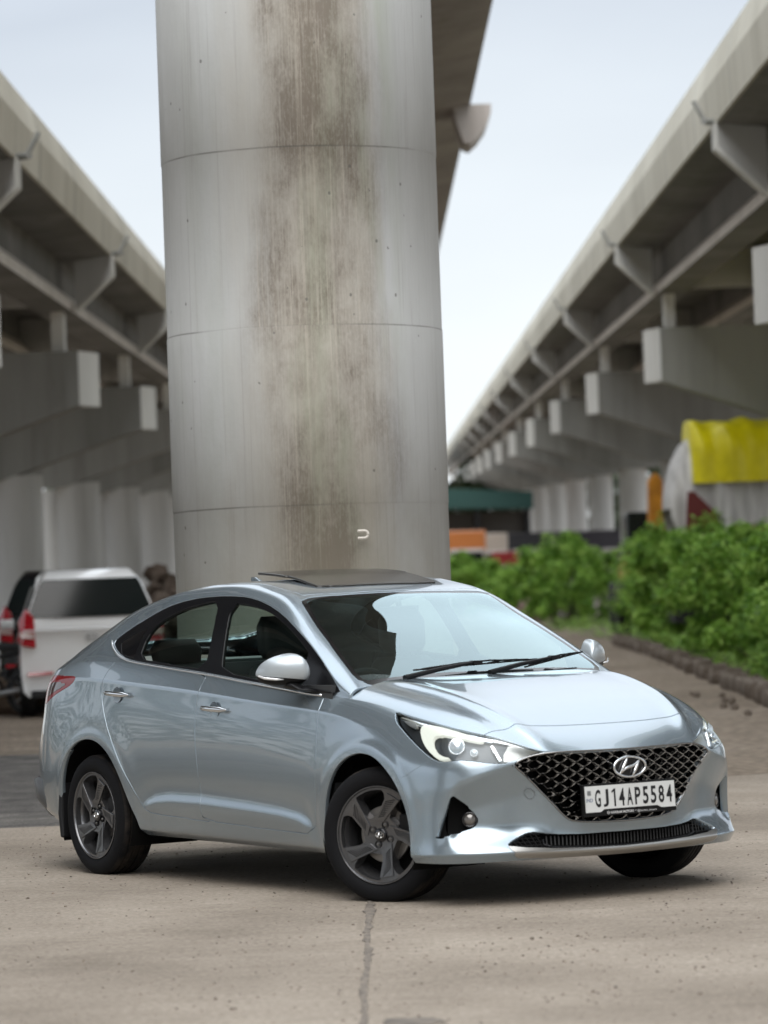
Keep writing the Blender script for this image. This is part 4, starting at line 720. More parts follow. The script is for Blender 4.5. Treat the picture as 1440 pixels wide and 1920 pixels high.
def build_hood(rows, t, tq):
    """bonnet: from the screen base to the nose edge; u along, v from the edge to the middle"""
    e = (tq >= t[12]-1e-9) & (tq <= t[19]+1e-9); side = rows[7][e]; side = side[side[:, 0] >= 1.05]
    L = np.concatenate([[0], np.cumsum(np.linalg.norm(np.diff(side, axis=0), axis=1))]); L /= L[-1]; nu = 200; nv = 90
    uq = np.linspace(0, 1, nu); B = np.stack([np.interp(uq, L, side[:, i]) for i in range(3)], 1)
    cz = ncs([1.06, 1.3, 1.5, 1.7, 1.85, 1.95, 2.06, 2.125], [[1.003], [.980], [.942], [.886], [.826], [.776], [.714], [.668]])
    xc0, xc1 = 1.10, 2.125; xc = xc0+(xc1-xc0)*uq; C = np.stack([xc, 0*xc, cz(xc)[:, 0]], 1)
    v = np.linspace(0, 1, nv)[None, :, None]
    # cross profile: the outer fifth falls to the edge, the rest is nearly level
    P = B[:, None, :]*(1-v)+C[:, None, :]*v
    vv = v[..., 0]; u = uq[:, None]
    xe = np.sin(vv*np.pi/2)**.9
    P[..., 0] = B[:, None, 0]*(1-xe)+C[:, None, 0]*xe
    yy = P[..., 1]; y0 = B[:, None, 1]
    f = 1-(yy/y0)**7.5
    P[..., 2] = B[:, None, 2]+(C[:, None, 2]-B[:, None, 2])*f
    # ridge running to the corner of the nose
    yr = np.interp(P[..., 0], [1.05, 1.4, 1.7, 1.95, 2.09], [.60, .575, .525, .46, .40])
    s = yy-yr; amp = .011*sst(1.05, 1.3, P[..., 0])*(1-.6*sst(1.95, 2.09, P[..., 0]))
    P[..., 2] += amp*np.exp(-(s/.05)**2)*(s < 0)+amp*np.exp(-(s/.022)**2)*(s >= 0) - amp*.7*np.exp(-((s-.06)/.04)**2)*sst(0, .02, s)*(P[..., 1] < B[:, None, 1]-.01)
    return P
def smooth(S, n=2, hold=()):
    for _ in range(n):
        T = S.copy(); T[:, 1:-1] = (S[:, :-2]+2*S[:, 1:-1]+S[:, 2:])/4; S = T
    for _ in range(n):
        T = S.copy(); T[1:-1] = (S[:-2]+2*S[1:-1]+S[2:])/4
        for h in hold: T[h] = S[h]
        S = T
    return S
def gnormals(S, flip=1):
    du = np.gradient(S, axis=1); dv = np.gradient(S, axis=0); N = np.cross(du, dv)*flip
    return N/(np.linalg.norm(N, axis=-1, keepdims=True)+1e-12)
def surfaces():
    band, bs, tq, t, rows = build_band()
    hold = [int(np.argmin(abs(bs-k))) for k in (0, 1, 6, 7)]
    band = smooth(band, 2, hold); band[:, 0, 1] = 0; band[:, -1, 1] = 0
    green, gs, gt = build_green(rows, t, tq)
    green = smooth(green, 1, [0, len(gs)-1, int(np.argmin(abs(gs-4)))]); green[0] = band[-1][(rows[7][:, 0] <= 1.079) & (tq > t[2]) & (tq < t[13])]
    hood = build_hood(rows, t, tq)
    return dict(band=band, bs=bs, tq=tq, green=green, gs=gs, gt=gt, hood=hood, tcol=t)
# ================================================================ the silver saloon
SV = surfaces()
class Soup:
    """half-body polygon soup: V columns = position(3) normal(3) grid index(2)"""
    def __init__(s, V, F): s.V = V; s.F = F
def grid_soup(S, flip):
    Nn = gnormals(S); c = S.reshape(-1, 3); n = Nn.reshape(-1, 3)
    n = n*flip; h, w = S.shape[:2]; ii, jj = np.meshgrid(np.arange(h), np.arange(w), indexing='ij')
    V = np.concatenate([c, n, ii.reshape(-1, 1), jj.reshape(-1, 1)], 1).astype(float)
    F = [(i*w+j, i*w+j+1, (i+1)*w+j+1, (i+1)*w+j) for i in range(h-1) for j in range(w-1)]
    return Soup(V, F)
def clip(m, f):
    """split where f crosses 0 -> (f<0 side, f>0 side)"""
    V = m.V; f = np.asarray(f, float); f[np.abs(f) < 1e-7] = 1e-7; sg = f < 0; A = []; B = []; newV = []; cache = {}; base = len(V); fl = f.tolist(); sl = sg.tolist()
    for face in m.F:
        c = sum(sl[i] for i in face); n = len(face)
        if c == n: A.append(face); continue
        if c == 0: B.append(face); continue
        a = []; b = []
        for k in range(n):
            p, q = face[k], face[(k+1) % n]
            (a if sl[p] else b).append(p)
            if sl[p] != sl[q]:
                key = (p, q) if p < q else (q, p)
                if key not in cache:
                    t = fl[key[0]]/(fl[key[0]]-fl[key[1]]); t = min(max(t, .001), .999)
                    newV.append(V[key[0]]*(1-t)+V[key[1]]*t); cache[key] = base+len(newV)-1
                a.append(cache[key]); b.append(cache[key])
        if len(a) > 2: A.append(tuple(a))
        if len(b) > 2: B.append(tuple(b))
    VV = np.concatenate([V, np.array(newV)]) if newV else V
    return compact(VV, A), compact(VV, B)
def compact(V, F):
    if not F: return Soup(V[:0], [])
    ids = np.unique(np.concatenate([np.array(f) for f in F])) if len(F) < 50 else np.unique(np.fromiter((i for f in F for i in f), int))
    mp = np.full(len(V), -1); mp[ids] = np.arange(len(ids)); mp = mp.tolist()
    return Soup(V[ids], [tuple(mp[i] for i in f) for f in F])
def chaikin(P, n, closed=True):
    P = np.asarray(P, float)
    for _ in range(n):
        Q = np.roll(P, -1, 0); R = np.stack([P*.75+Q*.25, P*.25+Q*.75], 1).reshape(-1, P.shape[1])
        if not closed: R = np.concatenate([P[:1], R[1:-3], P[-1:]])
        P = R
    return P
def densify(P, step=.008, closed=True):
    P = np.asarray(P, float); out = []
    n = len(P) if closed else len(P)-1
    for i in range(n):
        a = P[i]; b = P[(i+1) % len(P)]; k = max(1, int(np.linalg.norm(b-a)/step))
        out += [a+(b-a)*j/k for j in range(k)]
    if not closed: out.append(P[-1])
    return np.array(out)
class Region:
    """closed outline on a grid surface, given by 3-D points (y outward); y<0 means past the centre plane"""
    def __init__(s, S, poly, rnd=0, closed=True):
        P = chaikin(poly, rnd) if rnd else np.asarray(poly, float)
        P = densify(P); s.S = S; h, w = S.shape[:2]; flat = S.reshape(-1, 3); ij = []
        for p in P:
            q = p.copy(); ext = 0
            if q[1] < 0: ext = -q[1]; q[1] = 0
            k = int(np.argmin(((flat-q)**2).sum(1))); i, j = divmod(k, w)
            i0 = min(max(i, 1), h-2); j0 = min(max(j, 1), w-2)
            a = (S[i0+1, j0]-S[i0-1, j0])/2; b = (S[i0, j0+1]-S[i0, j0-1])/2
            sol = np.linalg.lstsq(np.stack([a, b], 1), q-S[i0, j0], rcond=None)[0]; st = np.clip(sol, -3, 3)
            fi, fj = i0+st[0], j0+st[1]
            if ext:
                if s.cax(S) == 1: fj = (w-1)+ext*200 if j > w/2 else -ext*200
                else: fi = (h-1)+ext*200
            ij.append((fi, fj))
        s.ij = np.array(ij); s.P = P[P[:, 1] >= -1e-6]
    @staticmethod
    def cax(S): return 1 if abs(S[:, -1, 1]).max() < 1e-6 else 0
    def sd(s, m):
        V = m.V; x = V[:, 6]; y = V[:, 7]; a = s.ij; b = np.roll(a, -1, 0); ins = np.zeros(len(V), bool)
        lo = a.min(0)-2; hi = a.max(0)+2; cand = np.where((x > lo[0]) & (x < hi[0]) & (y > lo[1]) & (y < hi[1]))[0]
        X = x[cand][:, None]; Y = y[cand][:, None]
        for c0 in range(0, len(cand), 4000):
            xs = X[c0:c0+4000]; ys = Y[c0:c0+4000]
            cond = (a[:, 1] > ys) != (b[:, 1] > ys); den = np.where(np.abs(b[:, 1]-a[:, 1]) < 1e-9, 1e-9, b[:, 1]-a[:, 1])
            xi = (b[:, 0]-a[:, 0])*(ys-a[:, 1])/den+a[:, 0]
            ins[cand[c0:c0+4000]] = ((cond & (xs < xi)).sum(1) % 2) == 1
        D = np.full(len(V), 9.0); P = V[:, :3]
        mn = s.P.min(0)-.08; mxx = s.P.max(0)+.08; near = np.where(((P > mn) & (P < mxx)).all(1))[0]
        A = s.P; 
        for c0 in range(0, len(near), 3000):
            q = P[near[c0:c0+3000]]; d2 = ((q[:, None]-A[None])**2).sum(2); k = d2.argmin(1); best = d2[np.arange(len(q)), k]
            for dk in (-1, 0):     # distance to the two segments round the closest sample
                p0 = A[(k+dk) % len(A)]; p1 = A[(k+dk+1) % len(A)]; e = p1-p0; L = (e**2).sum(1); ok = (L < .02**2) & (L > 1e-12); t = np.clip(((q-p0)*e).sum(1)/np.maximum(L, 1e-12), 0, 1)
                dd = ((q-p0-e*t[:, None])**2).sum(1); best = np.where(ok, np.minimum(best, dd), best)
            D[near[c0:c0+3000]] = np.sqrt(best)
        return np.where(ins, -D, D)
def cut(m, reg, gap=0.0):
    """-> panel inside, gap strip, rest"""
    if gap <= 0:
        a, b = clip(m, reg.sd(m)); return a, None, b
    a, r = clip(m, reg.sd(m)+gap/2); g, b = clip(r, reg.sd(r)-gap/2); return a, g, b
def moved(m, d):
    V = m.V.copy(); V[:, :3] += V[:, 3:6]*d; return Soup(V, m.F)
def joined(ms):
    V = []; F = []; k = 0
    for m in ms:
        if m is None or not len(m.F): continue
        V.append(m.V); F += [tuple(i+k for i in f) for f in m.F]; k += len(m.V)
    return Soup(np.concatenate(V), F)
def flange(m, depth=.012, rnd=.002):
    """rolled edge round every free boundary except the centre plane"""
    cnt = {}
    for f in m.F:
        for k in range(len(f)):
            p, q = f[k], f[(k+1) % len(f)]; key = (min(p, q), max(p, q)); cnt[key] = (cnt.get(key, (0,))[0]+1, p, q)
    E = [(v[1], v[2]) for v in cnt.values() if v[0] == 1]; P = m.V[:, :3]; Nn = m.V[:, 3:6]
    E = [(p, q) for p, q in E if not (abs(P[p, 1]) < 1e-5 and abs(P[q, 1]) < 1e-5)]
    out = {}
    for p, q in E:
        e = P[q]-P[p]; L = np.linalg.norm(e)
        if L < 1e-7: continue
        for v in (p, q): o = np.cross(e/L, Nn[v]); out[v] = out.get(v, 0)+o
    vs = list(out); V = [m.V]; k = len(m.V); r1 = {}; r2 = {}; add = []
    # face winding may run either way: make sure 'out' points away from the panel
    cent = {}
    for f in m.F:
        c = P[list(f)].mean(0)
        for i in f:
            if i in out: cent.setdefault(i, []).append(c)
    for v in vs:
        o = out[v]; o = o/(np.linalg.norm(o)+1e-9); c = np.mean(cent[v], 0)-P[v]
        if np.dot(o, c) > 0: o = -o
        n = Nn[v]; a = m.V[v].copy(); a[:3] = P[v]+o*rnd-n*rnd; a[3:6] = (n+o*1.4)/np.linalg.norm(n+o*1.4); add.append(a); r1[v] = k; k += 1
        b = m.V[v].copy(); b[:3] = P[v]+o*rnd-n*depth; b[3:6] = o; add.append(b); r2[v] = k; k += 1
    F = list(m.F)
    for p, q in E:
        if p in r1 and q in r1: F.append((q, p, r1[p], r1[q])); F.append((r1[q], r1[p], r2[p], r2[q]))
    return Soup(np.concatenate([m.V, np.array(add)]) if add else m.V, F)
def emit_part(name, m, mt, parent, sides='C', label=None, extra=None):
    """sides: 'R' right (y<0), 'L' left, 'B' both as two objects, 'C' one mesh across the centre"""
    V = m.V; res = []
    right = V[:, :6]*np.array([1, -1, 1, 1, -1, 1]); left = V[:, :6]; Fr = [tuple(reversed(f)) for f in m.F]
    def orient(P, F, Nn):
        # one winding check per mesh
        s = 0
        for f in F[::max(1, len(F)//60)]:
            a, b, c = P[f[0], :3], P[f[1], :3], P[f[2], :3]; s += np.sign(np.dot(np.cross(b-a, c-a), Nn[f[0]]))
        return F if s >= 0 else [tuple(reversed(f)) for f in F]
    if sides == 'C':
        k = len(V); P = np.concatenate([right, left]); F1 = orient(right, m.F, right[:, 3:]); F2 = orient(left, m.F, left[:, 3:])
        F = F1+[tuple(i+k for i in f) for f in F2]
        o = obj(name, P[:, :3], F, mt, parent, normals=P[:, 3:6]); return o
    for sd, P in (('R', right), ('L', left)):
        if sides in (sd, 'B'):
            o = obj(name, P[:, :3], orient(P, m.F, P[:, 3:]), mt, parent, normals=P[:, 3:6]); res.append(o)
            if label: o['label'] = label
    return res if sides == 'B' else res[0]
# ---- materials
paint = mat('silver_paint', (.275, .335, .38), .25, .68, coat=1.0, coat_r=.02)
def flakes(m):
    t = m.node_tree; b = t.nodes['Principled BSDF']; tcn = t.nodes.new('ShaderNodeTexCoord'); v = t.nodes.new('ShaderNodeTexVoronoi'); v.inputs['Scale'].default_value = 900
    t.links.new(tcn.outputs['Object'], v.inputs[0]); n = t.nodes.new('ShaderNodeTexNoise'); n.inputs['Scale'].default_value = 3.0; t.links.new(tcn.outputs['Object'], n.inputs[0])
    mx = t.nodes.new('ShaderNodeMix'); mx.data_type = 'RGBA'; mx.inputs[0].default_value = .05; mx.inputs[6].default_value = b.inputs['Base Color'].default_value; t.links.new(v.outputs['Color'], mx.inputs[7]); t.links.new(mx.outputs[2], b.inputs['Base Color'])
    # film of dust low on the body
    return m
flakes(paint)
black_gloss = mat('gloss_black', (.006, .006, .007), .12, 0, coat=.5)
black_satin = mat('satin_black_plastic', (.009, .009, .010), .42, spec=.28)
black_dull = mat('dull_black', (.006, .006, .006), .9, spec=.1)
frame_black = mat('window_frame_black', (.006, .006, .007), .3, spec=.22)
gap_m = mat('panel_gap', (.01, .01, .011), .7)
chrome = mat('chrome', (.78, .79, .80), .07, 1)
dchrome = mat('dark_chrome', (.30, .295, .29), .17, 1)
satin_metal = mat('satin_silver_trim', (.42, .41, .39), .32, .9)
def glass_mat(name, tint, trans_fac=1.0, rough=0.0, ior=1.5, gtint=(.95, 1, 1)):
    m = bpy.data.materials.new(name); m.use_nodes = True; t = m.node_tree; t.nodes.clear()
    tr = t.nodes.new('ShaderNodeBsdfTransparent'); tr.inputs[0].default_value = (*tint, 1); gl = t.nodes.new('ShaderNodeBsdfGlossy'); gl.inputs['Roughness'].default_value = rough; gl.inputs[0].default_value = (*gtint, 1)
    # reflectance from the angle alone (Schlick), the same from both sides of the pane
    lw = t.nodes.new('ShaderNodeLayerWeight'); lw.inputs[0].default_value = .5; pw = t.nodes.new('ShaderNodeMath'); pw.operation = 'POWER'; pw.inputs[1].default_value = 5; t.links.new(lw.outputs['Facing'], pw.inputs[0])
    fr = t.nodes.new('ShaderNodeMath'); fr.operation = 'MULTIPLY_ADD'; fr.inputs[1].default_value = .955; fr.inputs[2].default_value = .045; t.links.new(pw.outputs[0], fr.inputs[0]); mx = t.nodes.new('ShaderNodeMixShader'); o = t.nodes.new('ShaderNodeOutputMaterial')
    mu = t.nodes.new('ShaderNodeMath'); mu.operation = 'MULTIPLY'; mu.inputs[1].default_value = trans_fac; mu.use_clamp = True
    t.links.new(fr.outputs[0], mu.inputs[0]); t.links.new(mu.outputs[0], mx.inputs[0]); t.links.new(tr.outputs[0], mx.inputs[1]); t.links.new(gl.outputs[0], mx.inputs[2]); t.links.new(mx.outputs[0], o.inputs[0]); return m
glass_side = glass_mat('side_glass', (.66, .76, .72), 1.3)
glass_ws = glass_mat('windscreen_glass', (.60, .76, .74), 2.9, gtint=(.76, .92, .95))
glass_lens = glass_mat('clear_lens', (.9, .93, .94), 1.0)
glass_roof = mat('sunroof_glass', (.03, .028, .025), .16, 0, spec=.42)
lamp_red = mat('red_lens', (.20, .002, .006), .12, 0, spec=.4, coat=.3)
lamp_dark = mat('lamp_housing', (.06, .064, .07), .28, .6)
drl_m = mat('lit_daylight_lamp', (.35, .35, .31), .3, emit=(1, 1, .88), es=.26)
rubber = mat('tyre_rubber', (.012, .0125, .014), .75, spec=.16)
rim_m = mat('grey_alloy', (.14, .14, .145), .27, .8, coat=.3)
rim_dk = mat('dark_alloy_groove', (.02, .02, .021), .5, .5)
steel = mat('machined_steel', (.25, .24, .23), .38, 1)

CAR = empty('parked_car', (0, 0, 0), 0, 'silver blue saloon car parked askew in front of the concrete pillar, bonnet towards the camera', 'car')
band = grid_soup(SV['band'], 1); hoodS = grid_soup(SV['hood'], 1); greenS = grid_soup(SV['green'], 1)
def fixn(m, ref):
    # make normals point outward from the reference point
    s = np.sign((m.V[:, 3:6]*(m.V[:, :3]-ref)).sum(1)).sum(); 
    if s < 0: m.V[:, 3:6] *= -1
    return m
fixn(band, np.array([0, 0, .6])); fixn(hoodS, np.array([1.5, 0, 0])); fixn(greenS, np.array([-.5, 0, .9]))
for mm in (band, hoodS, greenS):
    k = np.abs(mm.V[:, 1]) < 1e-6; mm.V[k, 4] = 0; mm.V[:, 3:6] /= np.linalg.norm(mm.V[:, 3:6], axis=1, keepdims=True)+1e-12
bs_, gs_, hs_ = SV['band'], SV['green'], SV['hood']
# outlines, in metres on the body
T = {
 'dlo': [(-1.239,.734,1.195),(-1.174,.76,1.157),(-1.066,.782,1.117),(-.957,.789,1.098),(-.681,.793,1.074),(-.199,.792,1.036),(.228,.792,.993),(.572,.793,.962),(.773,.794,.942),(1.014,.785,.937),(.944,.775,.991),(.854,.757,1.051),(.663,.716,1.156),(.479,.682,1.237),(.295,.65,1.314),(.101,.625,1.371),(-.078,.612,1.401),(-.292,.608,1.412),(-.539,.61,1.407),(-.716,.618,1.39),(-.886,.632,1.357),(-1.087,.664,1.288),(-1.183,.702,1.237)],
 'gfront': [(-.085,.786,1.042),(-.132,.741,1.142),(-.213,.63,1.379),(-.025,.635,1.364),(.15,.645,1.334),(.324,.669,1.278),(.508,.701,1.201),(.667,.735,1.121),(.705,.754,1.069),(.746,.789,.958),(.396,.789,.989)],
 'grear': [(-.898,.784,1.106),(-.916,.719,1.221),(-.864,.68,1.287),(-.687,.647,1.348),(-.523,.632,1.376),(-.343,.622,1.392),(-.277,.706,1.235),(-.235,.786,1.052),(-.497,.79,1.072),(-.689,.788,1.089)],
 'gquarter': [(-.945,.784,1.108),(-.96,.73,1.20),(-.955,.69,1.27),(-1.06,.70,1.235),(-1.16,.735,1.185),(-1.09,.775,1.13)],
 'gtri': [(.80,.785,.952),(.985,.782,.945),(.90,.765,1.01),(.77,.745,1.09)],
 'door_front': [(-.185,.79,1.05),(-.194,.794,1.031),(-.214,.83,.96),(-.225,.851,.851),(-.222,.862,.734),(-.203,.863,.563),(-.197,.849,.458),(-.193,.864,.37),(-.191,.847,.318),(.26,.845,.3),(.56,.847,.293),(.832,.846,.288),(.87,.864,.437),(.887,.868,.589),(.887,.85,.769),(.880,.833,.866),(.876,.798,.925),(.876,.797,.96)],
 'door_rear': [(-1.10,.794,1.13),(-1.106,.794,1.098),(-1.175,.827,1.03),(-1.193,.842,.948),(-1.166,.852,.863),(-1.085,.867,.728),(-.955,.872,.559),(-.850,.86,.44),(-.784,.853,.371),(-.727,.855,.340),(-.62,.849,.330),(-.196,.846,.314),(-.12,.846,.312),(-.12,.86,.6),(-.12,.85,.85),(-.12,.79,1.04)],
 'farch': [(.90,.86,.10),(.905,.86,.22),(.935,.86,.36),(.965,.86,.456),(1.018,.86,.552),(1.085,.86,.622),(1.17,.86,.664),(1.266,.86,.681),(1.37,.86,.668),(1.453,.86,.628),(1.543,.86,.560),(1.604,.86,.480),(1.642,.86,.395),(1.662,.86,.28),(1.67,.86,.10)],
 'rarch': [(-.84,.85,.10),(-.846,.85,.241),(-.893,.85,.338),(-.948,.85,.451),(-1.012,.85,.548),(-1.096,.85,.632),(-1.205,.85,.687),(-1.318,.85,.702),(-1.441,.85,.682),(-1.538,.85,.628),(-1.600,.85,.555),(-1.645,.85,.447),(-1.66,.84,.36),(-1.655,.82,.25),(-1.64,.82,.1)],
 'headlight': [(1.419,.759,.866),(1.453,.787,.82),(1.514,.794,.784),(1.598,.8,.737),(1.686,.804,.692),(1.756,.802,.659),(1.806,.792,.643),(1.853,.767,.645),(1.887,.739,.65),(1.933,.695,.643),(1.977,.636,.631),(2.007,.584,.626),(2.023,.54,.645),(2.08,.419,.668),(2.092,.40,.69),(2.009,.525,.74),(1.911,.61,.775),(1.784,.68,.80),(1.58,.735,.85)],
 'daylamp': [(1.607,.759,.799),(1.618,.747,.808),(1.679,.724,.806),(1.79,.692,.782),(1.9,.641,.747),(1.927,.626,.733),(1.898,.654,.731),(1.805,.703,.757),(1.715,.744,.764),(1.70,.765,.745),(1.732,.78,.707),(1.793,.782,.672),(1.853,.756,.664),(1.794,.79,.655),(1.736,.793,.682),(1.676,.79,.72),(1.629,.776,.763)],
 'marker': [(1.479,.771,.833),(1.564,.758,.817),(1.596,.768,.791),(1.535,.775,.807)],
 'toptrim': [(1.435,.764,.852),(1.588,.745,.820),(1.792,.693,.784),(1.92,.62,.750),(2.06,.45,.688),(2.06,.455,.682),(1.92,.628,.738),(1.789,.70,.772),(1.595,.755,.806),(1.48,.775,.832)],
 'lampbar': [(1.948,.617,.714),(1.956,.606,.712),(2.0,.588,.641),(1.991,.601,.643)],
 'indicator': [(1.995,.545,.708),(2.070,.43,.672),(2.016,.56,.640),(2.004,.583,.638),(1.995,.575,.67)],
 'fog': [(1.868,.779,.503),(1.876,.742,.476),(1.887,.710,.448),(1.901,.676,.412),(1.911,.663,.381),(1.905,.671,.359),(1.893,.692,.343),(1.875,.716,.337),(1.859,.778,.319),(1.799,.831,.293),(1.818,.815,.364),(1.845,.795,.436)],
 'grille': [(2.125,-.1,.666),(2.125,0,.666),(2.12,.2,.668),(2.089,.399,.671),(2.044,.487,.655),(2.02,.561,.625),(2.031,.482,.565),(2.057,.386,.456),(2.070,.315,.380),(2.078,.275,.358),(2.095,.17,.348),(2.11,0,.345),(2.11,-.1,.345)],
 'intake': [(2.095,-.1,.298),(2.095,0,.298),(2.088,.175,.299),(2.07,.308,.303),(2.053,.382,.310),(2.016,.460,.325),(2.004,.508,.310),(2.001,.573,.280),(2.015,.590,.266),(2.048,.508,.253),(2.079,.381,.243),(2.104,.189,.235),(2.112,0,.232),(2.112,-.1,.232)],
 'chromelip': [(2.112,-.1,.232),(2.112,0,.232),(2.104,.189,.235),(2.079,.381,.243),(2.048,.508,.253),(2.016,.588,.266),(2.024,.565,.238),(2.033,.544,.213),(2.06,.373,.205),(2.08,.181,.202),(2.085,0,.20),(2.085,-.1,.20)],
 'taillight': [(-1.80,.77,1.018),(-1.66,.80,1.018),(-1.508,.814,1.018),(-1.521,.819,.994),(-1.576,.82,.968),(-1.649,.819,.948),(-1.755,.816,.917),(-1.825,.81,.89),(-1.901,.793,.862),(-2.03,.73,.90),(-2.10,.58,.95),(-2.12,.56,1.0),(-2.03,.68,1.015),(-1.90,.75,1.02)],
 'windscreen': [(.315,-.1,1.398),(.315,0,1.398),(.308,.30,1.394),(.300,.50,1.384),(.315,.552,1.374),(.335,.562,1.362),(.565,.618,1.239),(.805,.669,1.116),(.965,.696,1.029),(1.018,.695,1.001),(1.06,.67,.985),(1.20,.5,.96),(1.2,0,.96),(1.2,-.1,.96)],
 'rearglass': [(-1.12,-.1,1.408),(-1.12,0,1.408),(-1.13,.44,1.395),(-1.3,.47,1.36),(-1.55,.46,1.28),(-1.76,.42,1.195),(-1.80,.2,1.185),(-1.81,0,1.18),(-1.81,-.1,1.18)],
 'roof': [(.29,-.1,1.41),(.29,0,1.41),(.285,.3,1.40),(.262,.513,1.398),(.066,.522,1.437),(-.133,.520,1.464),(-.54,.515,1.466),(-.9,.51,1.435),(-1.11,.49,1.40),(-1.105,.2,1.41),(-1.10,0,1.41),(-1.10,-.1,1.41)],
 'sunroof': [(.17,-.1,1.43),(.17,0,1.43),(.165,.25,1.43),(.14,.345,1.425),(-.40,.36,1.47),(-.42,.2,1.48),(-.425,0,1.48),(-.425,-.1,1.48)],
}
def T_(k): return T[k]
# ---- lower body
farch = Region(bs_, T['farch'], 1); rarch = Region(bs_, T['rarch'], 1)
def arch_cut(m, poly):
    # wheel openings are cut square to the side, as seen from the side
    pts = densify(chaikin(poly, 2)[:, [0, 2]], .01); x = m.V[:, 0]; z = m.V[:, 2]; a = pts; b = np.roll(a, -1, 0); f = np.full(len(x), 1.0)
    c = np.where((x > a[:, 0].min()-.1) & (x < a[:, 0].max()+.1) & (m.V[:, 1] > .5))[0]
    X = x[c][:, None]; Z = z[c][:, None]
    den = np.where(np.abs(b[:, 1]-a[:, 1]) < 1e-9, 1e-9, b[:, 1]-a[:, 1])
    ins = ((((a[:, 1] > Z) != (b[:, 1] > Z)) & (X < (b[:, 0]-a[:, 0])*(Z-a[:, 1])/den+a[:, 0])).sum(1) % 2) == 1
    e = b-a; L = (e**2).sum(1); t = np.clip(((X-a[:, 0])*e[:, 0]+(Z-a[:, 1])*e[:, 1])/L, 0, 1); dd = np.sqrt(((X-a[:, 0]-e[:, 0]*t)**2+(Z-a[:, 1]-e[:, 1]*t)**2).min(1))
    f[c] = np.where(ins, -dd, dd); return clip(m, f)[1]
rest = arch_cut(band, T['farch']); rest = arch_cut(rest, T['rarch'])
gaps = []
lens, g, rest = cut(rest, Region(bs_, T['headlight'], 1), .004); gaps.append(g)
tail, g, rest = cut(rest, Region(bs_, T['taillight'], 1), .004); gaps.append(g)
grl, _, rest = cut(rest, Region(bs_, T['grille'], 1))
clip_, _, rest = cut(rest, Region(bs_, T['chromelip'], 0))
intk, _, rest = cut(rest, Region(bs_, T['intake'], 1))
fogp, _, rest = cut(rest, Region(bs_, T['fog'], 1))
# front bumper: everything ahead of the seam that runs from the lamp to the arch
h_, w_ = bs_.shape[:2]
def open_line_region(line, corners):
    P = densify(line, .008, closed=False); r = Region(bs_, P, 0)
    n = len(P); r.ij = np.concatenate([r.ij[:n], np.array(corners, float)]); r.P = P; return r
bump_reg = open_line_region([(1.80,.79,.675),(1.763,.8,.657),(1.713,.825,.63),(1.636,.851,.588),(1.58,.86,.565),(1.50,.86,.50),(1.40,.85,.30),(1.36,.84,.15)], [(-20, 400), (-20, 900), (120, 900), (120, 470)])
bumper, g, rest = cut(rest, bump_reg, .003); gaps.append(g)
rb_reg = open_line_region([(-1.97,.765,.90),(-1.871,.805,.846),(-1.698,.841,.761),(-1.557,.862,.676),(-1.48,.86,.60),(-1.40,.85,.30),(-1.38,.84,.15)], [(-20, 100), (-20, -300), (120, -300), (62, 60)])
rbumper, g, rest = cut(rest, rb_reg, .003); gaps.append(g)
dfront, g, rest = cut(rest, Region(bs_, T['door_front'], 1), .0075); gaps.append(g)
drear, g, rest = cut(rest, Region(bs_, T['door_rear'], 1), .0075); gaps.append(g)
xx = rest.V[:, 0]-.80-np.clip((rest.V[:, 2]-.25)*.3, -.02, .05); xx = np.where(rest.V[:, 2] > .33, rest.V[:, 0]-.84, xx)
fend_rear, fender = clip(rest, rest.V[:, 0]-.812)
shell_low = fend_rear
BODY = emit_part('body_shell', flange(shell_low, .02), paint, CAR, 'C')
for part_name, m_ in (('front_fender', fender), ):
    emit_part(part_name, flange(m_, .02), paint, CAR, 'B')
FB = emit_part('front_bumper', flange(bumper, .035, .002), paint, CAR, 'C')
RB = emit_part('rear_bumper', flange(rbumper, .03), paint, CAR, 'C')
DF = emit_part('front_door', flange(dfront), paint, CAR, 'B'); DR = emit_part('rear_door', flange(drear), paint, CAR, 'B')
emit_part('panel_gap', moved(joined(gaps), -.009), gap_m, CAR, 'C')
# bonnet
xline = np.interp(hoodS.V[:, 1], [0, .25, .40, .52, .63, .8], [1.950, 1.950, 1.942, 1.926, 1.905, 1.87])
f = hoodS.V[:, 0]-xline
nose, r_ = clip(hoodS, -(f-.0028)); xl = np.interp(r_.V[:, 1], [0, .25, .40, .52, .63, .8], [1.950, 1.950, 1.942, 1.926, 1.905, 1.87]); bonnet, gapb = clip(r_, r_.V[:, 0]-xl+.0028)
HOOD = emit_part('bonnet', flange(bonnet, .012), paint, CAR, 'C')
emit_part('nose_panel', flange(nose, .012), paint, CAR, 'C')
emit_part('bonnet_gap', moved(gapb, -.008), gap_m, CAR, 'C')
# ---- greenhouse
dlo_all, _, gr = cut(greenS, Region(gs_, T['dlo'], 1))
ws, g1, gr = cut(gr, Region(gs_, T['windscreen'], 0), .006)
rg, g2, gr = cut(gr, Region(gs_, T['rearglass'], 1), .006)
roof, g3, gr = cut(gr, Region(gs_, T['roof'], 0), .007)
sunr, g4, roof = cut(roof, Region(gs_, T['sunroof'], 0), .006)
emit_part('roof_side_rail', flange(gr, .02), paint, CAR, 'C')
ROOF = emit_part('roof', flange(roof, .012), paint, CAR, 'C')
emit_part('roof_gap', moved(joined([g1, g2, g3]), -.006), gap_m, CAR, 'C')
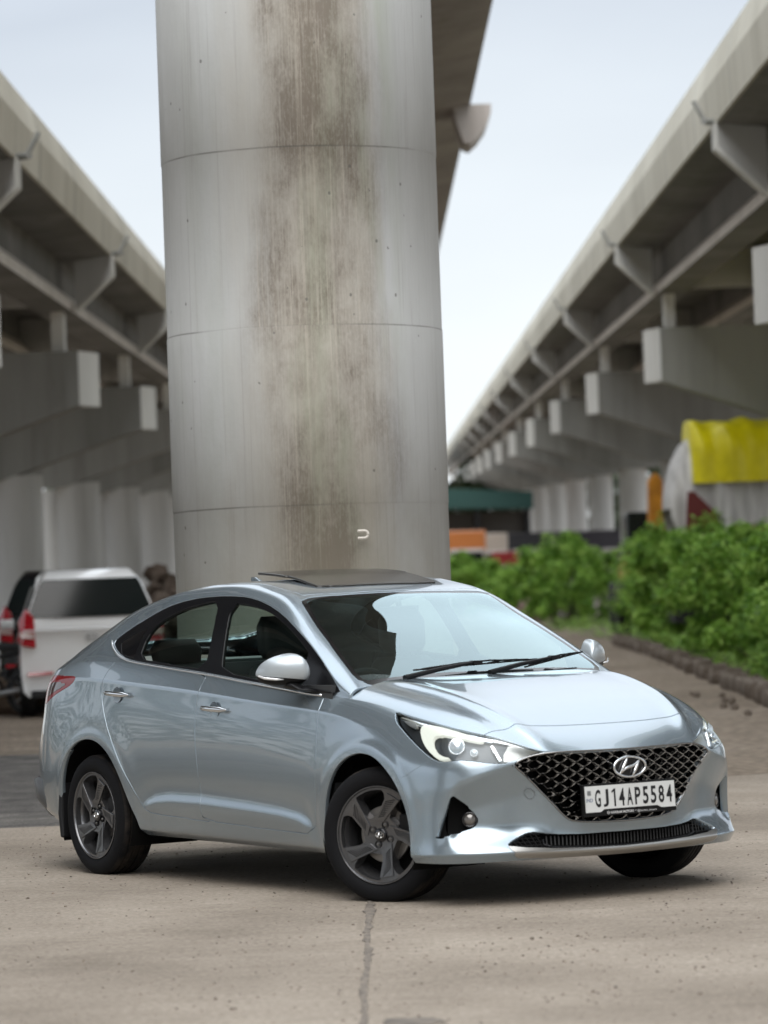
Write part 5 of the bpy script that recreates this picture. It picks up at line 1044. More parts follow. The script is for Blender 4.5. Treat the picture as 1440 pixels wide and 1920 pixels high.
# side glass
fr = dlo_all; gf, _, fr = cut(fr, Region(gs_, T['gfront'], 1)); gf, gfx = clip(gf, gf.V[:, 0]-.655+(gf.V[:, 2]-1.0)*.12); grr, _, fr = cut(fr, Region(gs_, T['grear'], 1)); gq, _, fr = cut(fr, Region(gs_, T['gquarter'], 0))
emit_part('mirror_triangle', moved(gfx, -.005), frame_black, CAR, 'B')
emit_part('window_frame', flange(moved(fr, -.003), .02), frame_black, CAR, 'B')
emit_part('front_side_window', moved(gf, -.009), glass_side, CAR, 'B')
emit_part('rear_side_window', moved(grr, -.009), glass_side, CAR, 'B')
emit_part('quarter_window', moved(gq, -.006), black_gloss, CAR, 'B')
# windscreen with its printed black border
wreg = Region(gs_, T['windscreen'], 0); wsd = wreg.sd(ws)
# lower border is wider
low = (ws.V[:, 0]-np.interp(ws.V[:, 1], [0, .7], [1.062, 1.03]))
border_f = np.maximum(wsd+.024, low)
wsg, wsb = clip(ws, border_f)
WSO = emit_part('windscreen', moved(wsg, -.002), glass_ws, CAR, 'C')
emit_part('windscreen_border', moved(wsb, -.002), black_gloss, WSO, 'C')
emit_part('rear_window', moved(rg, -.003), black_gloss if False else glass_side, CAR, 'C')
# sunroof panel, tilted up at the back
sv = sunr.V.copy(); tilt = (.17-sv[:, 0])/.6; sv[:, 2] += .008+tilt*.038; s2 = Soup(sv, sunr.F)
SR = emit_part('sunroof', flange(s2, .012, .003), glass_roof, CAR, 'C')
emit_part('sunroof_opening', moved(joined([sunr, g4]), -.012), black_dull, CAR, 'C')
# ---- lamps
def decal(parent, m, reg, depth, mt, name, sides='B'):
    a, _, _ = cut(m, reg); 
    return emit_part(name, flange(moved(a, -depth), .006, .001), mt, parent, sides)
HL = emit_part('headlight', moved(lens, -.001), glass_lens, CAR, 'B')
def per_side(fn):
    for sd in (0, 1): fn(sd, -1 if sd == 0 else 1)
house = moved(lens, -.038)
for sd, hl in zip('RL', HL):
    emit_part('lamp_housing', house, lamp_dark, hl, sd)
    for key, dep, mt, nm in (('daylamp', .010, drl_m, 'daytime_lamp'), ('marker', .012, satin_metal, 'side_reflector'), ('toptrim', .014, chrome, 'chrome_trim'), ('lampbar', .008, chrome, 'chrome_bar'), ('indicator', .014, satin_metal, 'indicator_lamp')):
        a, _, _ = cut(lens, Region(bs_, T[key], 1 if key == 'daylamp' else 0))
        if len(a.F): emit_part(nm, flange(moved(a, -dep), .020, .001), mt, hl, sd)
    sy = -1 if sd == 'R' else 1
    def ball(cx, cy, cz, r, depth, name, ring=True):
        n_ = np.array([.62, sy*.55, .25]); n_ /= np.linalg.norm(n_); c = np.array([cx, cy*sy, cz])-n_*depth
        q = Vector(n_).to_track_quat('Z', 'Y').to_matrix(); b = MB()
        prof = [(r*math.sin(a), r*.55*math.cos(a)) for a in np.linspace(0, math.pi/2, 9)]
        V0 = MB().lathe(prof, 20, 'z'); b.add([q @ Vector(v)+Vector(c) for v in V0.V], V0.F, 0)
        V0 = MB().lathe([(r*.98, .0), (r*1.12, .006), (r*1.2, -.01), (r*1.05, -.05)], 20, 'z'); b.add([q @ Vector(v)+Vector(c) for v in V0.V], V0.F, 1)
        b.build(name, [proj_m, chrome], hl, smooth=True)
    if sd == 'R': proj_m = mat('projector_lens', (.55, .6, .64), .06, .35, coat=1)
    ball(1.840, .723, .712, .032, .014, 'projector_lens'); ball(1.915, .682, .682, .015, .010, 'small_lens')
TL = emit_part('taillight', flange(tail, .01), lamp_red, CAR, 'B')
dk = [( -1.84,.79,.985),(-1.70,.815,.985),(-1.60,.82,.985),(-1.66,.82,.962),(-1.80,.81,.925),(-1.86,.80,.90),(-1.87,.79,.94)]
a, _, _ = cut(tail, Region(bs_, dk, 1)); am = mat('smoked_red_lens', (.035, .004, .006), .06, 0, coat=1)
for sd, tl in zip('RL', TL): emit_part('smoked_lens', moved(a, .0015), am, tl, sd)
# ---- wheels
def wheel_mesh():
    """outer face towards -y, centre at the origin"""
    R = .3105
    tp = [(.219, -.080), (.227, -.093), (.242, -.100), (.262, -.103), (.284, -.099), (.298, -.090), (.305, -.080)]
    tread = []
    for c in (-.052, -.018, .018, .052): tread += [(R, c-.0055), (R-.0065, c-.0035), (R-.0065, c+.0035), (R, c+.0055)]
    tp += [(R-.001, -.072)]+tread+[(R-.001, .072)]+[(r, -y) for r, y in reversed(tp)]
    return tp
def tyre_material():
    m = rubber; t = m.node_tree; b = t.nodes['Principled BSDF']; tcn = t.nodes.new('ShaderNodeTexCoord'); s = t.nodes.new('ShaderNodeSeparateXYZ'); t.links.new(tcn.outputs['Object'], s.inputs[0])
    def M_(op, a, bb=None, v=None):
        n = t.nodes.new('ShaderNodeMath'); n.operation = op
        for i, q in enumerate((a, bb)):
            if q is None: continue
            if isinstance(q, (int, float)): n.inputs[i].default_value = q
            else: t.links.new(q, n.inputs[i])
        return n.outputs[0]
    ang = M_('ARCTAN2', s.outputs['Z'], s.outputs['X']); r = M_('SQRT', M_('ADD', M_('MULTIPLY', s.outputs['X'], s.outputs['X']), M_('MULTIPLY', s.outputs['Z'], s.outputs['Z'])))
    sh = M_('MULTIPLY', M_('ABSOLUTE', s.outputs['Y']), 6.0)
    saw = M_('SINE', M_('ADD', M_('MULTIPLY', ang, 66.0), sh)); edge = M_('GREATER_THAN', saw, .82); on = M_('GREATER_THAN', r, .297)
    h = M_('SUBTRACT', 1.0, M_('MULTIPLY', edge, on))
    # raised ring and dust on the side wall
    ring = M_('SINE', M_('MULTIPLY', r, 900.0)); h = M_('ADD', h, M_('MULTIPLY', ring, .03))
    bp = t.nodes.new('ShaderNodeBump'); bp.inputs['Strength'].default_value = 1.0; bp.inputs['Distance'].default_value = .006; t.links.new(h, bp.inputs['Height']); t.links.new(bp.outputs[0], b.inputs['Normal'])
    n = t.nodes.new('ShaderNodeTexNoise'); n.inputs['Scale'].default_value = 14; n.inputs['Detail'].default_value = 6; t.links.new(tcn.outputs['Object'], n.inputs[0])
    d = M_('MULTIPLY', M_('SUBTRACT', n.outputs['Fac'], .38), 1.6); dd = M_('MULTIPLY', d, M_('GREATER_THAN', r, .302)); cl = t.nodes.new('ShaderNodeClamp'); t.links.new(M_('ADD', dd, .03), cl.inputs[0])
    mx = t.nodes.new('ShaderNodeMix'); mx.data_type = 'RGBA'; mx.inputs[6].default_value = (.007, .0075, .009, 1); mx.inputs[7].default_value = (.06, .048, .038, 1); t.links.new(cl.outputs[0], mx.inputs[0]); t.links.new(mx.outputs[2], b.inputs['Base Color'])
tyre_material()
WIN = [(-.55, .775), (-.40, .86), (-.22, .92), (-.05, .94), (.10, .925), (.115, .60), (-.17, .40), (-.285, .365)]
def rot2(p, a): c, s = math.cos(a), math.sin(a); return (p[0]*c-p[1]*s, p[0]*s+p[1]*c)
def yface(r): return -.090+.020*(1-min(1, r/.2)**1.5)
def make_wheel():
    root = empty('wheel')
    MB().lathe(wheel_mesh(), 96, 'y').build('tyre', rubber, root, smooth=True, auto=35)
    rim = MB().lathe([(.2235, -.078), (.2255, -.092), (.2235, -.0975), (.2195, -.0975), (.2160, -.093), (.2130, -.084), (.205, -.07), (.193, -.045), (.188, .02), (.186, .088), (.19, .094)], 72, 'y').build('rim_barrel', rim_m, root, smooth=True, auto=50)
    # spoked face
    Rr = .2150; polys = [[(Rr*math.cos(a), Rr*math.sin(a)) for a in np.linspace(0, 2*math.pi, 73)[:-1]]]
    wins = []
    for k in range(5):
        w = chaikin(np.array(WIN), 1)*.219; cw_ = w.mean(0); w = cw_+(w-cw_)*1.14; w = w*np.minimum(1, .2055/np.linalg.norm(w, axis=1))[:, None]; wins.append([rot2(p, -k*2*math.pi/5) for p in w])
    verts = []; edges = []
    for pl in polys+wins:
        b0 = len(verts); verts += [Vector(p) for p in pl]; edges += [(b0+i, b0+(i+1) % len(pl)) for i in range(len(pl))]
    for rr in (.03, .055, .08, .11, .14, .17, .19):
        for a in np.linspace(0, 2*math.pi, int(12+rr*260))[:-1]: verts.append(Vector((rr*math.cos(a), rr*math.sin(a))))
    vo, eo, fo, ov, oe, of = geometry.delaunay_2d_cdt(verts, edges, [], 0, 1e-6)
    def inp(p, pl):
        c = False; n = len(pl)
        for i in range(n):
            a, b = pl[i], pl[(i+1) % n]
            if (a[1] > p[1]) != (b[1] > p[1]) and p[0] < (b[0]-a[0])*(p[1]-a[1])/(b[1]-a[1])+a[0]: c = not c
        return c
    F = []
    for f in fo:
        c = sum((vo[i] for i in f), Vector((0, 0)))/len(f)
        if c.length > Rr or any(inp(c, w) for w in wins): continue
        F.append(tuple(f))
    mb = MB(); mb.add([(v.x, yface(v.length), v.y) for v in vo], F)
    for w in wins:      # sloping walls of the openings
        n = len(w); c = np.mean(w, 0); V = []
        for sc_, dy in ((1.0, 0), (1.0, .006), (.93, .03), (.90, .055)):
            for p in w: q = c+(np.array(p)-c)*sc_; V.append((q[0], yface(math.hypot(*p))+dy, q[1]))
        mb.add(V, [(k*n+i, k*n+(i+1) % n, (k+1)*n+(i+1) % n, (k+1)*n+i) for k in range(3) for i in range(n)])
    face = mb.build('spoked_face', rim_m, root, smooth=True, auto=30)
    # a raised slab with slanting grooves on every spoke
    for k in range(5):
        slab = MB(); gro = MB(); a0 = -k*2*math.pi/5
        P4 = [(-.12, .30), (.17, .78), (.24, .90), (.545, .735), (.10, .30)]
        q = [rot2((p[0]*.212, p[1]*.212), a0) for p in P4]
        top = [(p[0], yface(math.hypot(*p))-.0060, p[1]) for p in q]; bot = [(p[0], yface(math.hypot(*p))+.002, p[1]) for p in q]; n = len(q)
        slab.add(top+bot, [tuple(range(n))]+[(i, (i+1) % n, n+(i+1) % n, n+i) for i in range(n)])
        sl = slab.build('spoke_slab', rim_m, root, bevel=.0015)
        A = np.array([(-.045, .36), (.20, .74)]); B = np.array([(.115, .36), (.47, .745)])
        for i in range(9):
            u = (i+.5)/9; p = A[0]*(1-u)+A[1]*u; r_ = B[0]*(1-u)+B[1]*u; r_ = r_*(1-.0)+np.array([0, .03]); p = rot2(p*.212, a0); r_ = rot2(r_*.212, a0)
            gro.bar((p[0], yface(math.hypot(*p))-.0064, p[1]), (r_[0], yface(math.hypot(*r_))-.0064, r_[1]), .0046, .0014, up=(0, 1, 0))
        gro.build('groove', rim_dk, sl)
    hub = MB(); hub.lathe([(0, -.084), (.024, -.0835), (.0285, -.0815), (.031, -.078), (.031, -.06)], 32, 'y'); hb = hub.build('hub_cap', black_gloss, root, smooth=True, auto=40)
    emblem_mb((0, -.0846, 0), .021, .014, .0022, Matrix(((1, 0, 0), (0, 0, -1), (0, 1, 0)))).build('wheel_emblem', chrome, hb, smooth=True, auto=40)
    for p in ((.115, .217), (-.20, .104), (-.073, -.20), (.23, -.087)):
        c = (p[0]*.212, -.076, p[1]*.212); nb = MB(); nb.lathe([(.0155, -.0005), (.0155, .004), (.012, .014), (0, .014)], 16, 'y', c=(c[0], -.0785, c[2])).build('nut_well', black_dull, root)
        MB().lathe([(0, -.004), (.0055, -.003), (.0065, 0), (.0065, .012)], 6, 'y', c=(c[0], -.076, c[2])).build('wheel_nut', steel, root)
    MB().lathe([(.05, -.02), (.05, -.034), (.062, -.036), (.128, -.036), (.13, -.034), (.13, -.014), (.05, -.012)], 40, 'y').build('brake_disc', steel, root, smooth=True, auto=40)
    cb = MB(); cb.box((.12, -.028, .03), (.06, .07, .13)); cb.build('brake_caliper', black_satin, root, bevel=.01)
    MB().lathe([(0, .02), (.185, .02)], 24, 'y').build('backing_plate', black_dull, root)
    return root
def emblem_mb(c, a, b, th, M):
    """oval ring with a slanted looping H; drawn in local xy, z outwards, M maps to parent axes"""
    mb = MB(); c = Vector(c); t = MB()
    ring = [(a*math.cos(u), b*math.sin(u), 0) for u in np.linspace(0, 2*math.pi, 41)[:-1]]
    t.tube(ring, th, 6, closed=True)
    def stroke(pts, w):
        pts = chaikin(np.array(pts, float), 2, closed=False); t.tube([(x*a, y*b, .2*th) for x, y in pts], [th*q for q in np.interp(np.linspace(0, 1, len(pts)), np.linspace(0, 1, len(w)), w)], 6)
    stroke([(-.62, -.66), (-.45, -.1), (-.25, .55), (-.16, .86)], [.8, 1.5, 1.3, .7])
    stroke([(.16, -.90), (.28, -.5), (.45, .1), (.62, .68)], [.9, 1.5, 1.4, .7])
    stroke([(-.60, -.62), (-.25, -.1), (.10, .02), (.36, .20), (.62, .66)], [.7, 1.2, 1.3, 1.2, .7])
    mb.add([M @ Vector(v)+c for v in t.V], t.F); return mb
def flatten(o, wz):
    pass
W0 = make_wheel()
def copy_tree(o, parent=None):
    c = o.copy(); COL.objects.link(c)
    if parent: c.parent = parent
    for ch in list(o.children): copy_tree(ch, c)
    return c
HZ = .3035; STEER = math.radians(24.5)
def set_wheel(w, x, y, rz): w.parent = CAR; w.location = (x, y, HZ); w.rotation_euler = (0, 0, rz)
wheels = [W0, copy_tree(W0), copy_tree(W0), copy_tree(W0)]
set_wheel(wheels[0], 1.295, -.735, STEER); set_wheel(wheels[1], -1.30, -.752, 0)
set_wheel(wheels[2], 1.295, .735, math.pi+STEER); set_wheel(wheels[3], -1.30, .752, math.pi)
# wheel housings
for cx, nm in ((1.285, 'wheel_housing'), (-1.29, 'wheel_housing')):
    for s in (-1, 1):
        mb = MB(); pr = [(.42*math.cos(a), .42*math.sin(a)) for a in np.linspace(-.45, math.pi+.45, 26)]
        V = []
        for y in (s*.845, s*.45):
            for p in pr: V.append((cx+p[0]*.93, y, .33+p[1]*.93))
        n = len(pr); F = [(i, i+1, n+i+1, n+i) for i in range(n-1)]+[tuple(range(n, 2*n))]
        mb.add(V, F).build(nm, black_dull, CAR)
# ---- underbody and inner tub
ub = MB(); ub.box((0, 0, .225), (1.75, 1.5, .04)); ub.box((0, 0, .245), (3.7, 1.2, .05))
ub.build('underbody', black_dull, CAR)
tub = MB(); tub.box((-2.02, 0, .62), (.02, 1.1, .6)); tub.box((1.0, 0, .62), (.04, 1.5, .62)); tub.box((-1.70, 0, .62), (.04, 1.45, .6)); tub.box((1.75, 0, .5), (.05, .9, .4))
tub.build('bulkhead', black_dull, CAR)
trim_dark = mat('interior_dark', (.04, .042, .044), .65); trim_mid = mat('interior_grey', (.22, .23, .23), .7); seat_m = mat('seat_leather', (.03, .033, .036), .5)
for s in (-1, 1): MB().box((.0, s*.775, .68), (1.9, .05, .60)).build('door_lining', trim_dark, CAR)
for s in (-1, 1):
    MB().box((-.62, s*.70, 1.02), (.5, .06, .03)).build('window_ledge', trim_mid, CAR)
# dashboard, wheel, seats, headrests, rear shelf
db = MB(); db.loft([[(.60, y, .70), (.62, y, .93), (.75, y, .965+.01*math.cos(y*3)), (1.02, y, .955), (1.04, y, .70)] for y in np.linspace(-.72, .72, 9)]); db.build('dashboard', trim_dark, CAR, smooth=False, bevel=.015)
sw = MB(); C0 = Vector((.46, -.35, .86)); q = Vector((-.9, 0, .42)).to_track_quat('Z', 'Y').to_matrix(); sw.tube([C0+q @ Vector((.185*math.cos(a), .185*math.sin(a), 0)) for a in np.linspace(0, 2*math.pi, 33)[:-1]], .016, 8, closed=True)
for a in (0, 2.0, math.pi, 4.3): sw.bar(C0, C0+q @ Vector((.18*math.cos(a), .18*math.sin(a), 0)), .04, .015)
sw.build('steering_wheel', black_satin, CAR, smooth=True, auto=40)
def rsec(cx, cy, cz, wx, wy, n=20, e=.5, tilt=0):
    out = []
    for k in range(n):
        a = 2*math.pi*k/n; ca, sa = math.cos(a), math.sin(a); out.append((cx+wx*math.copysign(abs(ca)**e, ca), cy+wy*math.copysign(abs(sa)**e, sa), cz))
    return out
def seat(x, y, top=1.10, w=.235, name='front_seat'):
    mb = MB(); mb.loft([rsec(x+.2, y, .42, .26, w), rsec(x+.2, y, .58, .27, w), rsec(x+.2, y, .60, .24, w*.9)])
    mb.loft([rsec(x-.02, y, .55, .09, w), rsec(x-.07, y, .75, .09, w*1.05), rsec(x-.13, y, .95, .08, w*.95), rsec(x-.17, y, top-.06, .06, w*.75), rsec(x-.18, y, top-.03, .04, w*.6)])
    o = mb.build(name, seat_m, CAR, smooth=True)
    hr = MB(); hr.loft([rsec(x-.17, y, top-.01, .04, .10), rsec(x-.175, y, top+.03, .055, .125), rsec(x-.18, y, top+.15, .055, .125), rsec(x-.185, y, top+.20, .035, .10)]); hr.tube([(x-.17, y-.05, top-.08), (x-.17, y-.05, top+.05)], .007); hr.tube([(x-.17, y+.05, top-.08), (x-.17, y+.05, top+.05)], .007)
    hr.build('headrest', seat_m, o, smooth=True)
seat(-.02, -.36, 1.10); seat(-.02, .36, 1.10)
rs = MB(); rs.loft([rsec(-.78, 0, .42, .26, .66), rsec(-.78, 0, .58, .27, .66)]); rs.loft([rsec(-1.0, 0, .55, .10, .66), rsec(-1.1, 0, .85, .09, .66), rsec(-1.16, 0, 1.06, .06, .62)]); rso = rs.build('rear_seat', seat_m, CAR, smooth=True)
for y in (-.40, .40): 
    hr = MB(); hr.loft([rsec(-1.17, y, 1.07, .05, .13), rsec(-1.18, y, 1.14, .06, .14), rsec(-1.185, y, 1.19, .04, .11)]); hr.build('headrest', mat('rear_headrest_grey', (.05, .055, .055), .6), rso, smooth=True)
MB().box((-1.45, 0, 1.06), (.5, 1.2, .03)).build('rear_shelf', trim_mid, CAR)
# roof lining follows the roof
lin = [f for f in roof.F]; rl = joined([roof]); rv = rl.V.copy(); rv[:, 2] -= .03; emit_part('roof_lining', Soup(rv, rl.F), trim_mid, CAR, 'C')
rvm = MB(); rvm.loft([rsec(.33, 0, 1.275, .012, .11), rsec(.33, 0, 1.33, .012, .115)]); rvm.bar((.33, 0, 1.32), (.32, 0, 1.37), .02, .02); rvm.build('rear_view_mirror', black_satin, CAR, smooth=True)
# ---- chrome strip under the windows
bl = np.array([(-1.20,.748,1.205),(-1.245,.735,1.198),(-1.222,.748,1.175),(-1.174,.762,1.150),(-1.12,.776,1.130),(-1.05,.785,1.110),(-.957,.791,1.095),(-.681,.795,1.071),(-.199,.795,1.033),(.228,.795,.990),(.572,.795,.959),(.773,.796,.940),(.86,.796,.936)])
blp = chaikin(bl[1:], 2, closed=False)
for s in (-1, 1): MB().tube([(p[0], s*(p[1]+.003), p[2]-.003) for p in blp], .0065, 8).build('window_chrome_strip', chrome, CAR, smooth=True)
# ---- door handles
def handle(x0, z0, x1, z1, s):
    xm, zm = (x0+x1)/2, (z0+z1)/2; y = .850
    cup = MB(); cup.lathe([(0, .004), (.03, .0035), (.042, .0)], 24, 'y'); V = [(v[0]*1.05+xm-.005, s*(y+.003-v[1]*1.2), v[2]*.95+zm-.006) for v in cup.V]
    o = obj('door_handle', *(lambda mb: (mb.V, mb.F))(hb_(x0, z0, x1, z1, y, s)), chrome, (DF if x0 > -.5 else DR)[0 if s < 0 else 1], smooth=True); o.data.set_sharp_from_angle(angle=math.radians(50))
    c = MB(); c.add(V, cup.F); c.build('handle_recess', cup_m, o, smooth=True)
def hb_(x0, z0, x1, z1, y, s):
    mb = MB(); n = 13; rings = []
    for k in range(n):
        u = k/(n-1); x = x0+(x1-x0)*u; z = z0+(z1-z0)*u; bow = math.sin(u*math.pi)**.7; yy = y+.006+.030*bow; h = .013*(math.sin(min(1, u*6+.35)*math.pi/2))*(1-max(0, u-.85)*4.5); th = .009
        rings.append([(x, s*(yy+th*math.cos(a)), z+h*math.sin(a)) for a in np.linspace(0, 2*math.pi, 11)[:-1]])
    mb.loft(rings); return mb
cup_m = mat('handle_recess_paint', (.20, .225, .245), .3, .7, coat=1)
for s in (-1, 1): handle(-.160, .870, .090, .860, s); handle(-1.128, .938, -.875, .926, s)
# ---- door mirrors
def mirror(s):
    ys = [1.004, .995, .975, .935, .885, .848, .822, .808]; zt = [1.050, 1.074, 1.098, 1.120, 1.134, 1.134, 1.105, 1.06]; zb = [1.024, 1.004, .989, .980, .977, .980, .992, 1.01]; fx_ = [.012, .040, .062, .082, .092, .096, .085, .06]
    x0 = .675; rings = []; dn = 22
    for y, a, b, f in zip(ys, zt, zb, fx_):
        zc = (a+b)/2; hh = (a-b)/2; r = []
        for k in range(dn):
            an = 2*math.pi*k/dn; ca, sa = math.cos(an), math.sin(an)
            fx2 = f if ca > 0 else .018
            r.append((x0+(y-.9)*-.52+fx2*math.copysign(abs(ca)**.75, ca), s*y, zc+hh*math.copysign(abs(sa)**.8, sa)))
        rings.append(r)
    mb = MB(); n = len(rings[0])
    mb.loft(rings); 
    # lower third and inner rim black
    me_mi = []
    for f in mb.F:
        c = sum((Vector(mb.V[i]) for i in f), Vector())/len(f); dep = np.interp(abs(c.y), [.83, .86, .92, .98, 1.02], [1.004, 1.006, 1.014, 1.030, 1.045]); me_mi.append(1 if (c.z < dep or c.x < x0-.012+(abs(c.y)-.9)*-.52) else 0)
    mb.MI = me_mi
    tmp = mb.build('tmp', [mirror_paint], CAR, smooth=True); md = tmp.modifiers.new('s', 'SUBSURF'); md.levels = 2; md.render_levels = 2
    bpy.context.view_layer.update(); me0 = bpy.data.meshes.new_from_object(tmp.evaluated_get(bpy.context.evaluated_depsgraph_get())); bpy.data.objects.remove(tmp)
    def part(name, mt, par, keep_up):
        bm = bmesh.new(); bm.from_mesh(me0); nrm = Vector((0, -s*.14, 1)).normalized()
        bmesh.ops.bisect_plane(bm, geom=bm.verts[:]+bm.edges[:]+bm.faces[:], plane_co=(x0, s*.92, 1.019), plane_no=nrm, clear_inner=keep_up, clear_outer=not keep_up)
        if not keep_up:
            c = Vector((x0, s*.92, 1.03))
            for v in bm.verts: v.co = c+(v.co-c)*.975
        me = bpy.data.meshes.new(name); bm.to_mesh(me); bm.free(); me.materials.clear(); me.materials.append(mt); me.polygons.foreach_set('use_smooth', [True]*len(me.polygons)); me.polygons.foreach_set('material_index', [0]*len(me.polygons)); o_ = bpy.data.objects.new(name, me); COL.objects.link(o_); o_.parent = par; return o_
    o = part('door_mirror', mirror_paint, CAR, True); part('mirror_lower_shell', black_satin, o, False)
    st = MB(); st.tube([(x0+.075+.045*(1-t)*0-(y-.9)*.2, s*y, z) for t, y, z in ((0, 1.02, 1.032), (0, 1.0, 1.020), (0, .965, 1.014), (0, .93, 1.012))], [.004, .006, .006, .003], 8, flat=1.0)
    st.V = [(v[0]-max(0, abs(v[1])-.96)*1.0-.008, v[1], v[2]) for v in st.V]
    st.build('side_repeater', glass_rep, o, smooth=True)
    stalk = MB(); stalk.loft([rsec(x0+.03, s*.88, .992, .05, .03), rsec(x0+.05, s*.85, .965, .06, .04), rsec(x0+.08, s*.80, .95, .085, .03)]); stalk.build('mirror_stalk', black_satin, o, smooth=True)
    MB().prism([(.70, s*.802, .948), (.97, s*.797, .942), (.93, s*.795, .956), (.72, s*.800, .972)], (0, s*.006, 0), (0, -s*.02, 0)).build('mirror_base', black_satin, o, bevel=.006)
mirror_paint = mat('mirror_cap_paint', (.42, .46, .485), .32, .4, coat=.6, coat_r=.05); glass_rep = mat('repeater_lens', (.7, .7, .7), .1, .3, coat=1)
mirror(-1); mirror(1)
# black triangle at the foot of the screen pillar
# ---- grille
gz0 = MB()
back = moved(grl, -.055); emit_part('grille_back', back, black_dull, FB, 'C')
GR = Region(bs_, T['grille'], 1)
gv = grl.V
def gsurf(y, z):
    """x of the nose surface at (y, z)"""
    y = abs(y); k = ((gv[:, 1]-y)**2+(gv[:, 2]-z)**2); i = np.argpartition(k, 4)[:4]; w = 1/(k[i]+1e-6); return float((gv[i, 0]*w).sum()/w.sum())
gpoly = np.array([(p[1], p[2]) for p in chaikin(np.array(T['grille'])[1:-1], 0, closed=False)])
gpoly = np.concatenate([gpoly, [(-.001, .345), (-.001, .666)]])
def in_grille(y, z):
    y = abs(y); c = False; n = len(gpoly)
    for i in range(n):
        a, b = gpoly[i], gpoly[(i+1) % n]
        if (a[1] > z) != (b[1] > z) and y < (b[0]-a[0])*(z-a[1])/(b[1]-a[1])+a[0]: c = not c
    return c
gm = MB(); PW, PH = .076, .045
for row in range(-1, 9):
    for sub in (0, 1):
        z = .348+row*PH+sub*PH/2
        for c in range(-9, 10):
            y = (c+.5*sub)*PW
            if not in_grille(y, z): continue
            if not (in_grille(y+.014, z+.003) and in_grille(y-.014, z-.003)): continue
            big = all(in_grille(y+dy, z+dz) for dy, dz in ((.036, 0), (-.036, 0), (0, .02), (0, -.02)))
            kx = 1 if big else .55
            x = gsurf(y, z)-.012; hw, hh = PW*.50*kx, PH*.5*kx; iw, ih = hw*.74, hh*.66
            # rhombus frame sloping inward
            P = lambda dy, dz, dx: (x+dx-abs(dy)*.15*np.sign(y*dy)*0, y+dy, z+dz)
            o4 = [P(hw, 0, .004), P(hw*.45, hh*.80, 0), P(-hw*.45, hh*.80, 0), P(-hw, 0, .004), P(-hw*.45, -hh*.80, 0), P(hw*.45, -hh*.80, 0)]
            i4 = [P(iw, 0, -.026), P(iw*.45, ih, -.022), P(-iw*.45, ih, -.022), P(-iw, 0, -.026), P(-iw*.45, -ih, -.022), P(iw*.45, -ih, -.022)]
            gm.add(o4+i4, [(k, (k+1) % 6, 6+(k+1) % 6, 6+k) for k in range(6)], 0)
            # bright bracket at the tip of each cell
            e = .0021; t1 = (x+.006, y+hw*.56, z+hh*.62); t2 = (x+.012, y+hw*.98, z+hh*.10); t2b = (x+.012, y+hw*.98, z-hh*.10); t3 = (x+.006, y+hw*.56, z-hh*.62)
            gm.bar(t1, t2, e, e, 1); gm.bar(t2, t2b, e, e, 1); gm.bar(t2b, t3, e, e, 1)
            for k in range(6): gm.bar(o4[k], o4[(k+1) % 6], .0024, .0024, 0 if k in (2, 3) else 2)
GO = gm.build('grille', [mat('grille_dark_chrome', (.10, .098, .095), .22, 1), mat('grille_bright_edge', (.62, .61, .60), .2, 1), dchrome], FB, fix=False)
# rim round the grille
rimp = np.array([p for p in T['grille'][1:-1]]); rp = chaikin(rimp, 2, closed=False)
rr = [(gsurf(p[1], p[2])+.002, -p[1]*.992, p[2]) for p in rp]; rl_ = [(a, -b, c) for a, b, c in reversed(rr)]
MB().tube(rr+rl_[1:-1] if abs(rr[0][1]) < 1e-6 else rr+rl_, .0045, 6, closed=True).build('grille_surround', dchrome, FB, smooth=True)
# badge
nx = gsurf(0, .586)+.012
MG = Matrix(((0, 0, 1), (1, 0, 0), (0, 1, 0)))
emblem_mb((nx, 0, .586), .088, .0445, .0062, MG).build('badge', chrome, FB, smooth=True)
MB().lathe([(0, 0), (1, 0)], 32, 'x', c=(0, 0, 0)); b_ = MB(); b_.add([(nx-.006, .085*math.cos(a), .586+.042*math.sin(a)) for a in np.linspace(0, 2*math.pi, 33)[:-1]]+[(nx-.03, .085*math.cos(a), .586+.042*math.sin(a)) for a in np.linspace(0, 2*math.pi, 33)[:-1]], [tuple(range(32))]+[(k, (k+1) % 32, 32+(k+1) % 32, 32+k) for k in range(32)]); b_.build('badge_backing', black_gloss, FB)
# ---- number plate
plate_white = mat('plate_white', (.62, .63, .62), .4, coat=.4); ink = mat('plate_ink', (.008, .008, .009), .5); blue_ink = mat('plate_blue_ink', (.02, .05, .16), .5); white_ink = mat('frame_lettering', (.6, .6, .6), .5)
px_ = 2.143; PZ = .452; tilt_ = math.radians(-3)
def yz(y, z, dx=0): return (px_+dx+(z-PZ)*math.sin(tilt_), y, z)
fr_ = MB(); fr_.add([yz(y, z, dx) for dx in (0, -.022) for y, z in ((-.259, PZ-.077), (.259, PZ-.077), (.259, PZ+.066), (-.259, PZ+.066))], [(0, 1, 2, 3), (7, 6, 5, 4), (0, 4, 5, 1), (1, 5, 6, 2), (2, 6, 7, 3), (3, 7, 4, 0)])
PF = fr_.build('number_plate', mat('plate_frame_black', (.006, .006, .006), .5, spec=.25), CAR, bevel=.004)
pp = [(-.25, -.058), (-.168, -.058), (-.150, -.047), (.148, -.047), (.172, -.058), (.25, -.058), (.25, .058), (-.25, .058)]
pl_ = MB(); pl_.add([yz(y, PZ+z, .004) for y, z in pp]+[yz(y, PZ+z, 0) for y, z in pp], [tuple(range(8))]+[(k, (k+1) % 8, 8+(k+1) % 8, 8+k) for k in range(8)]); PO = pl_.build('plate_panel', plate_white, PF)
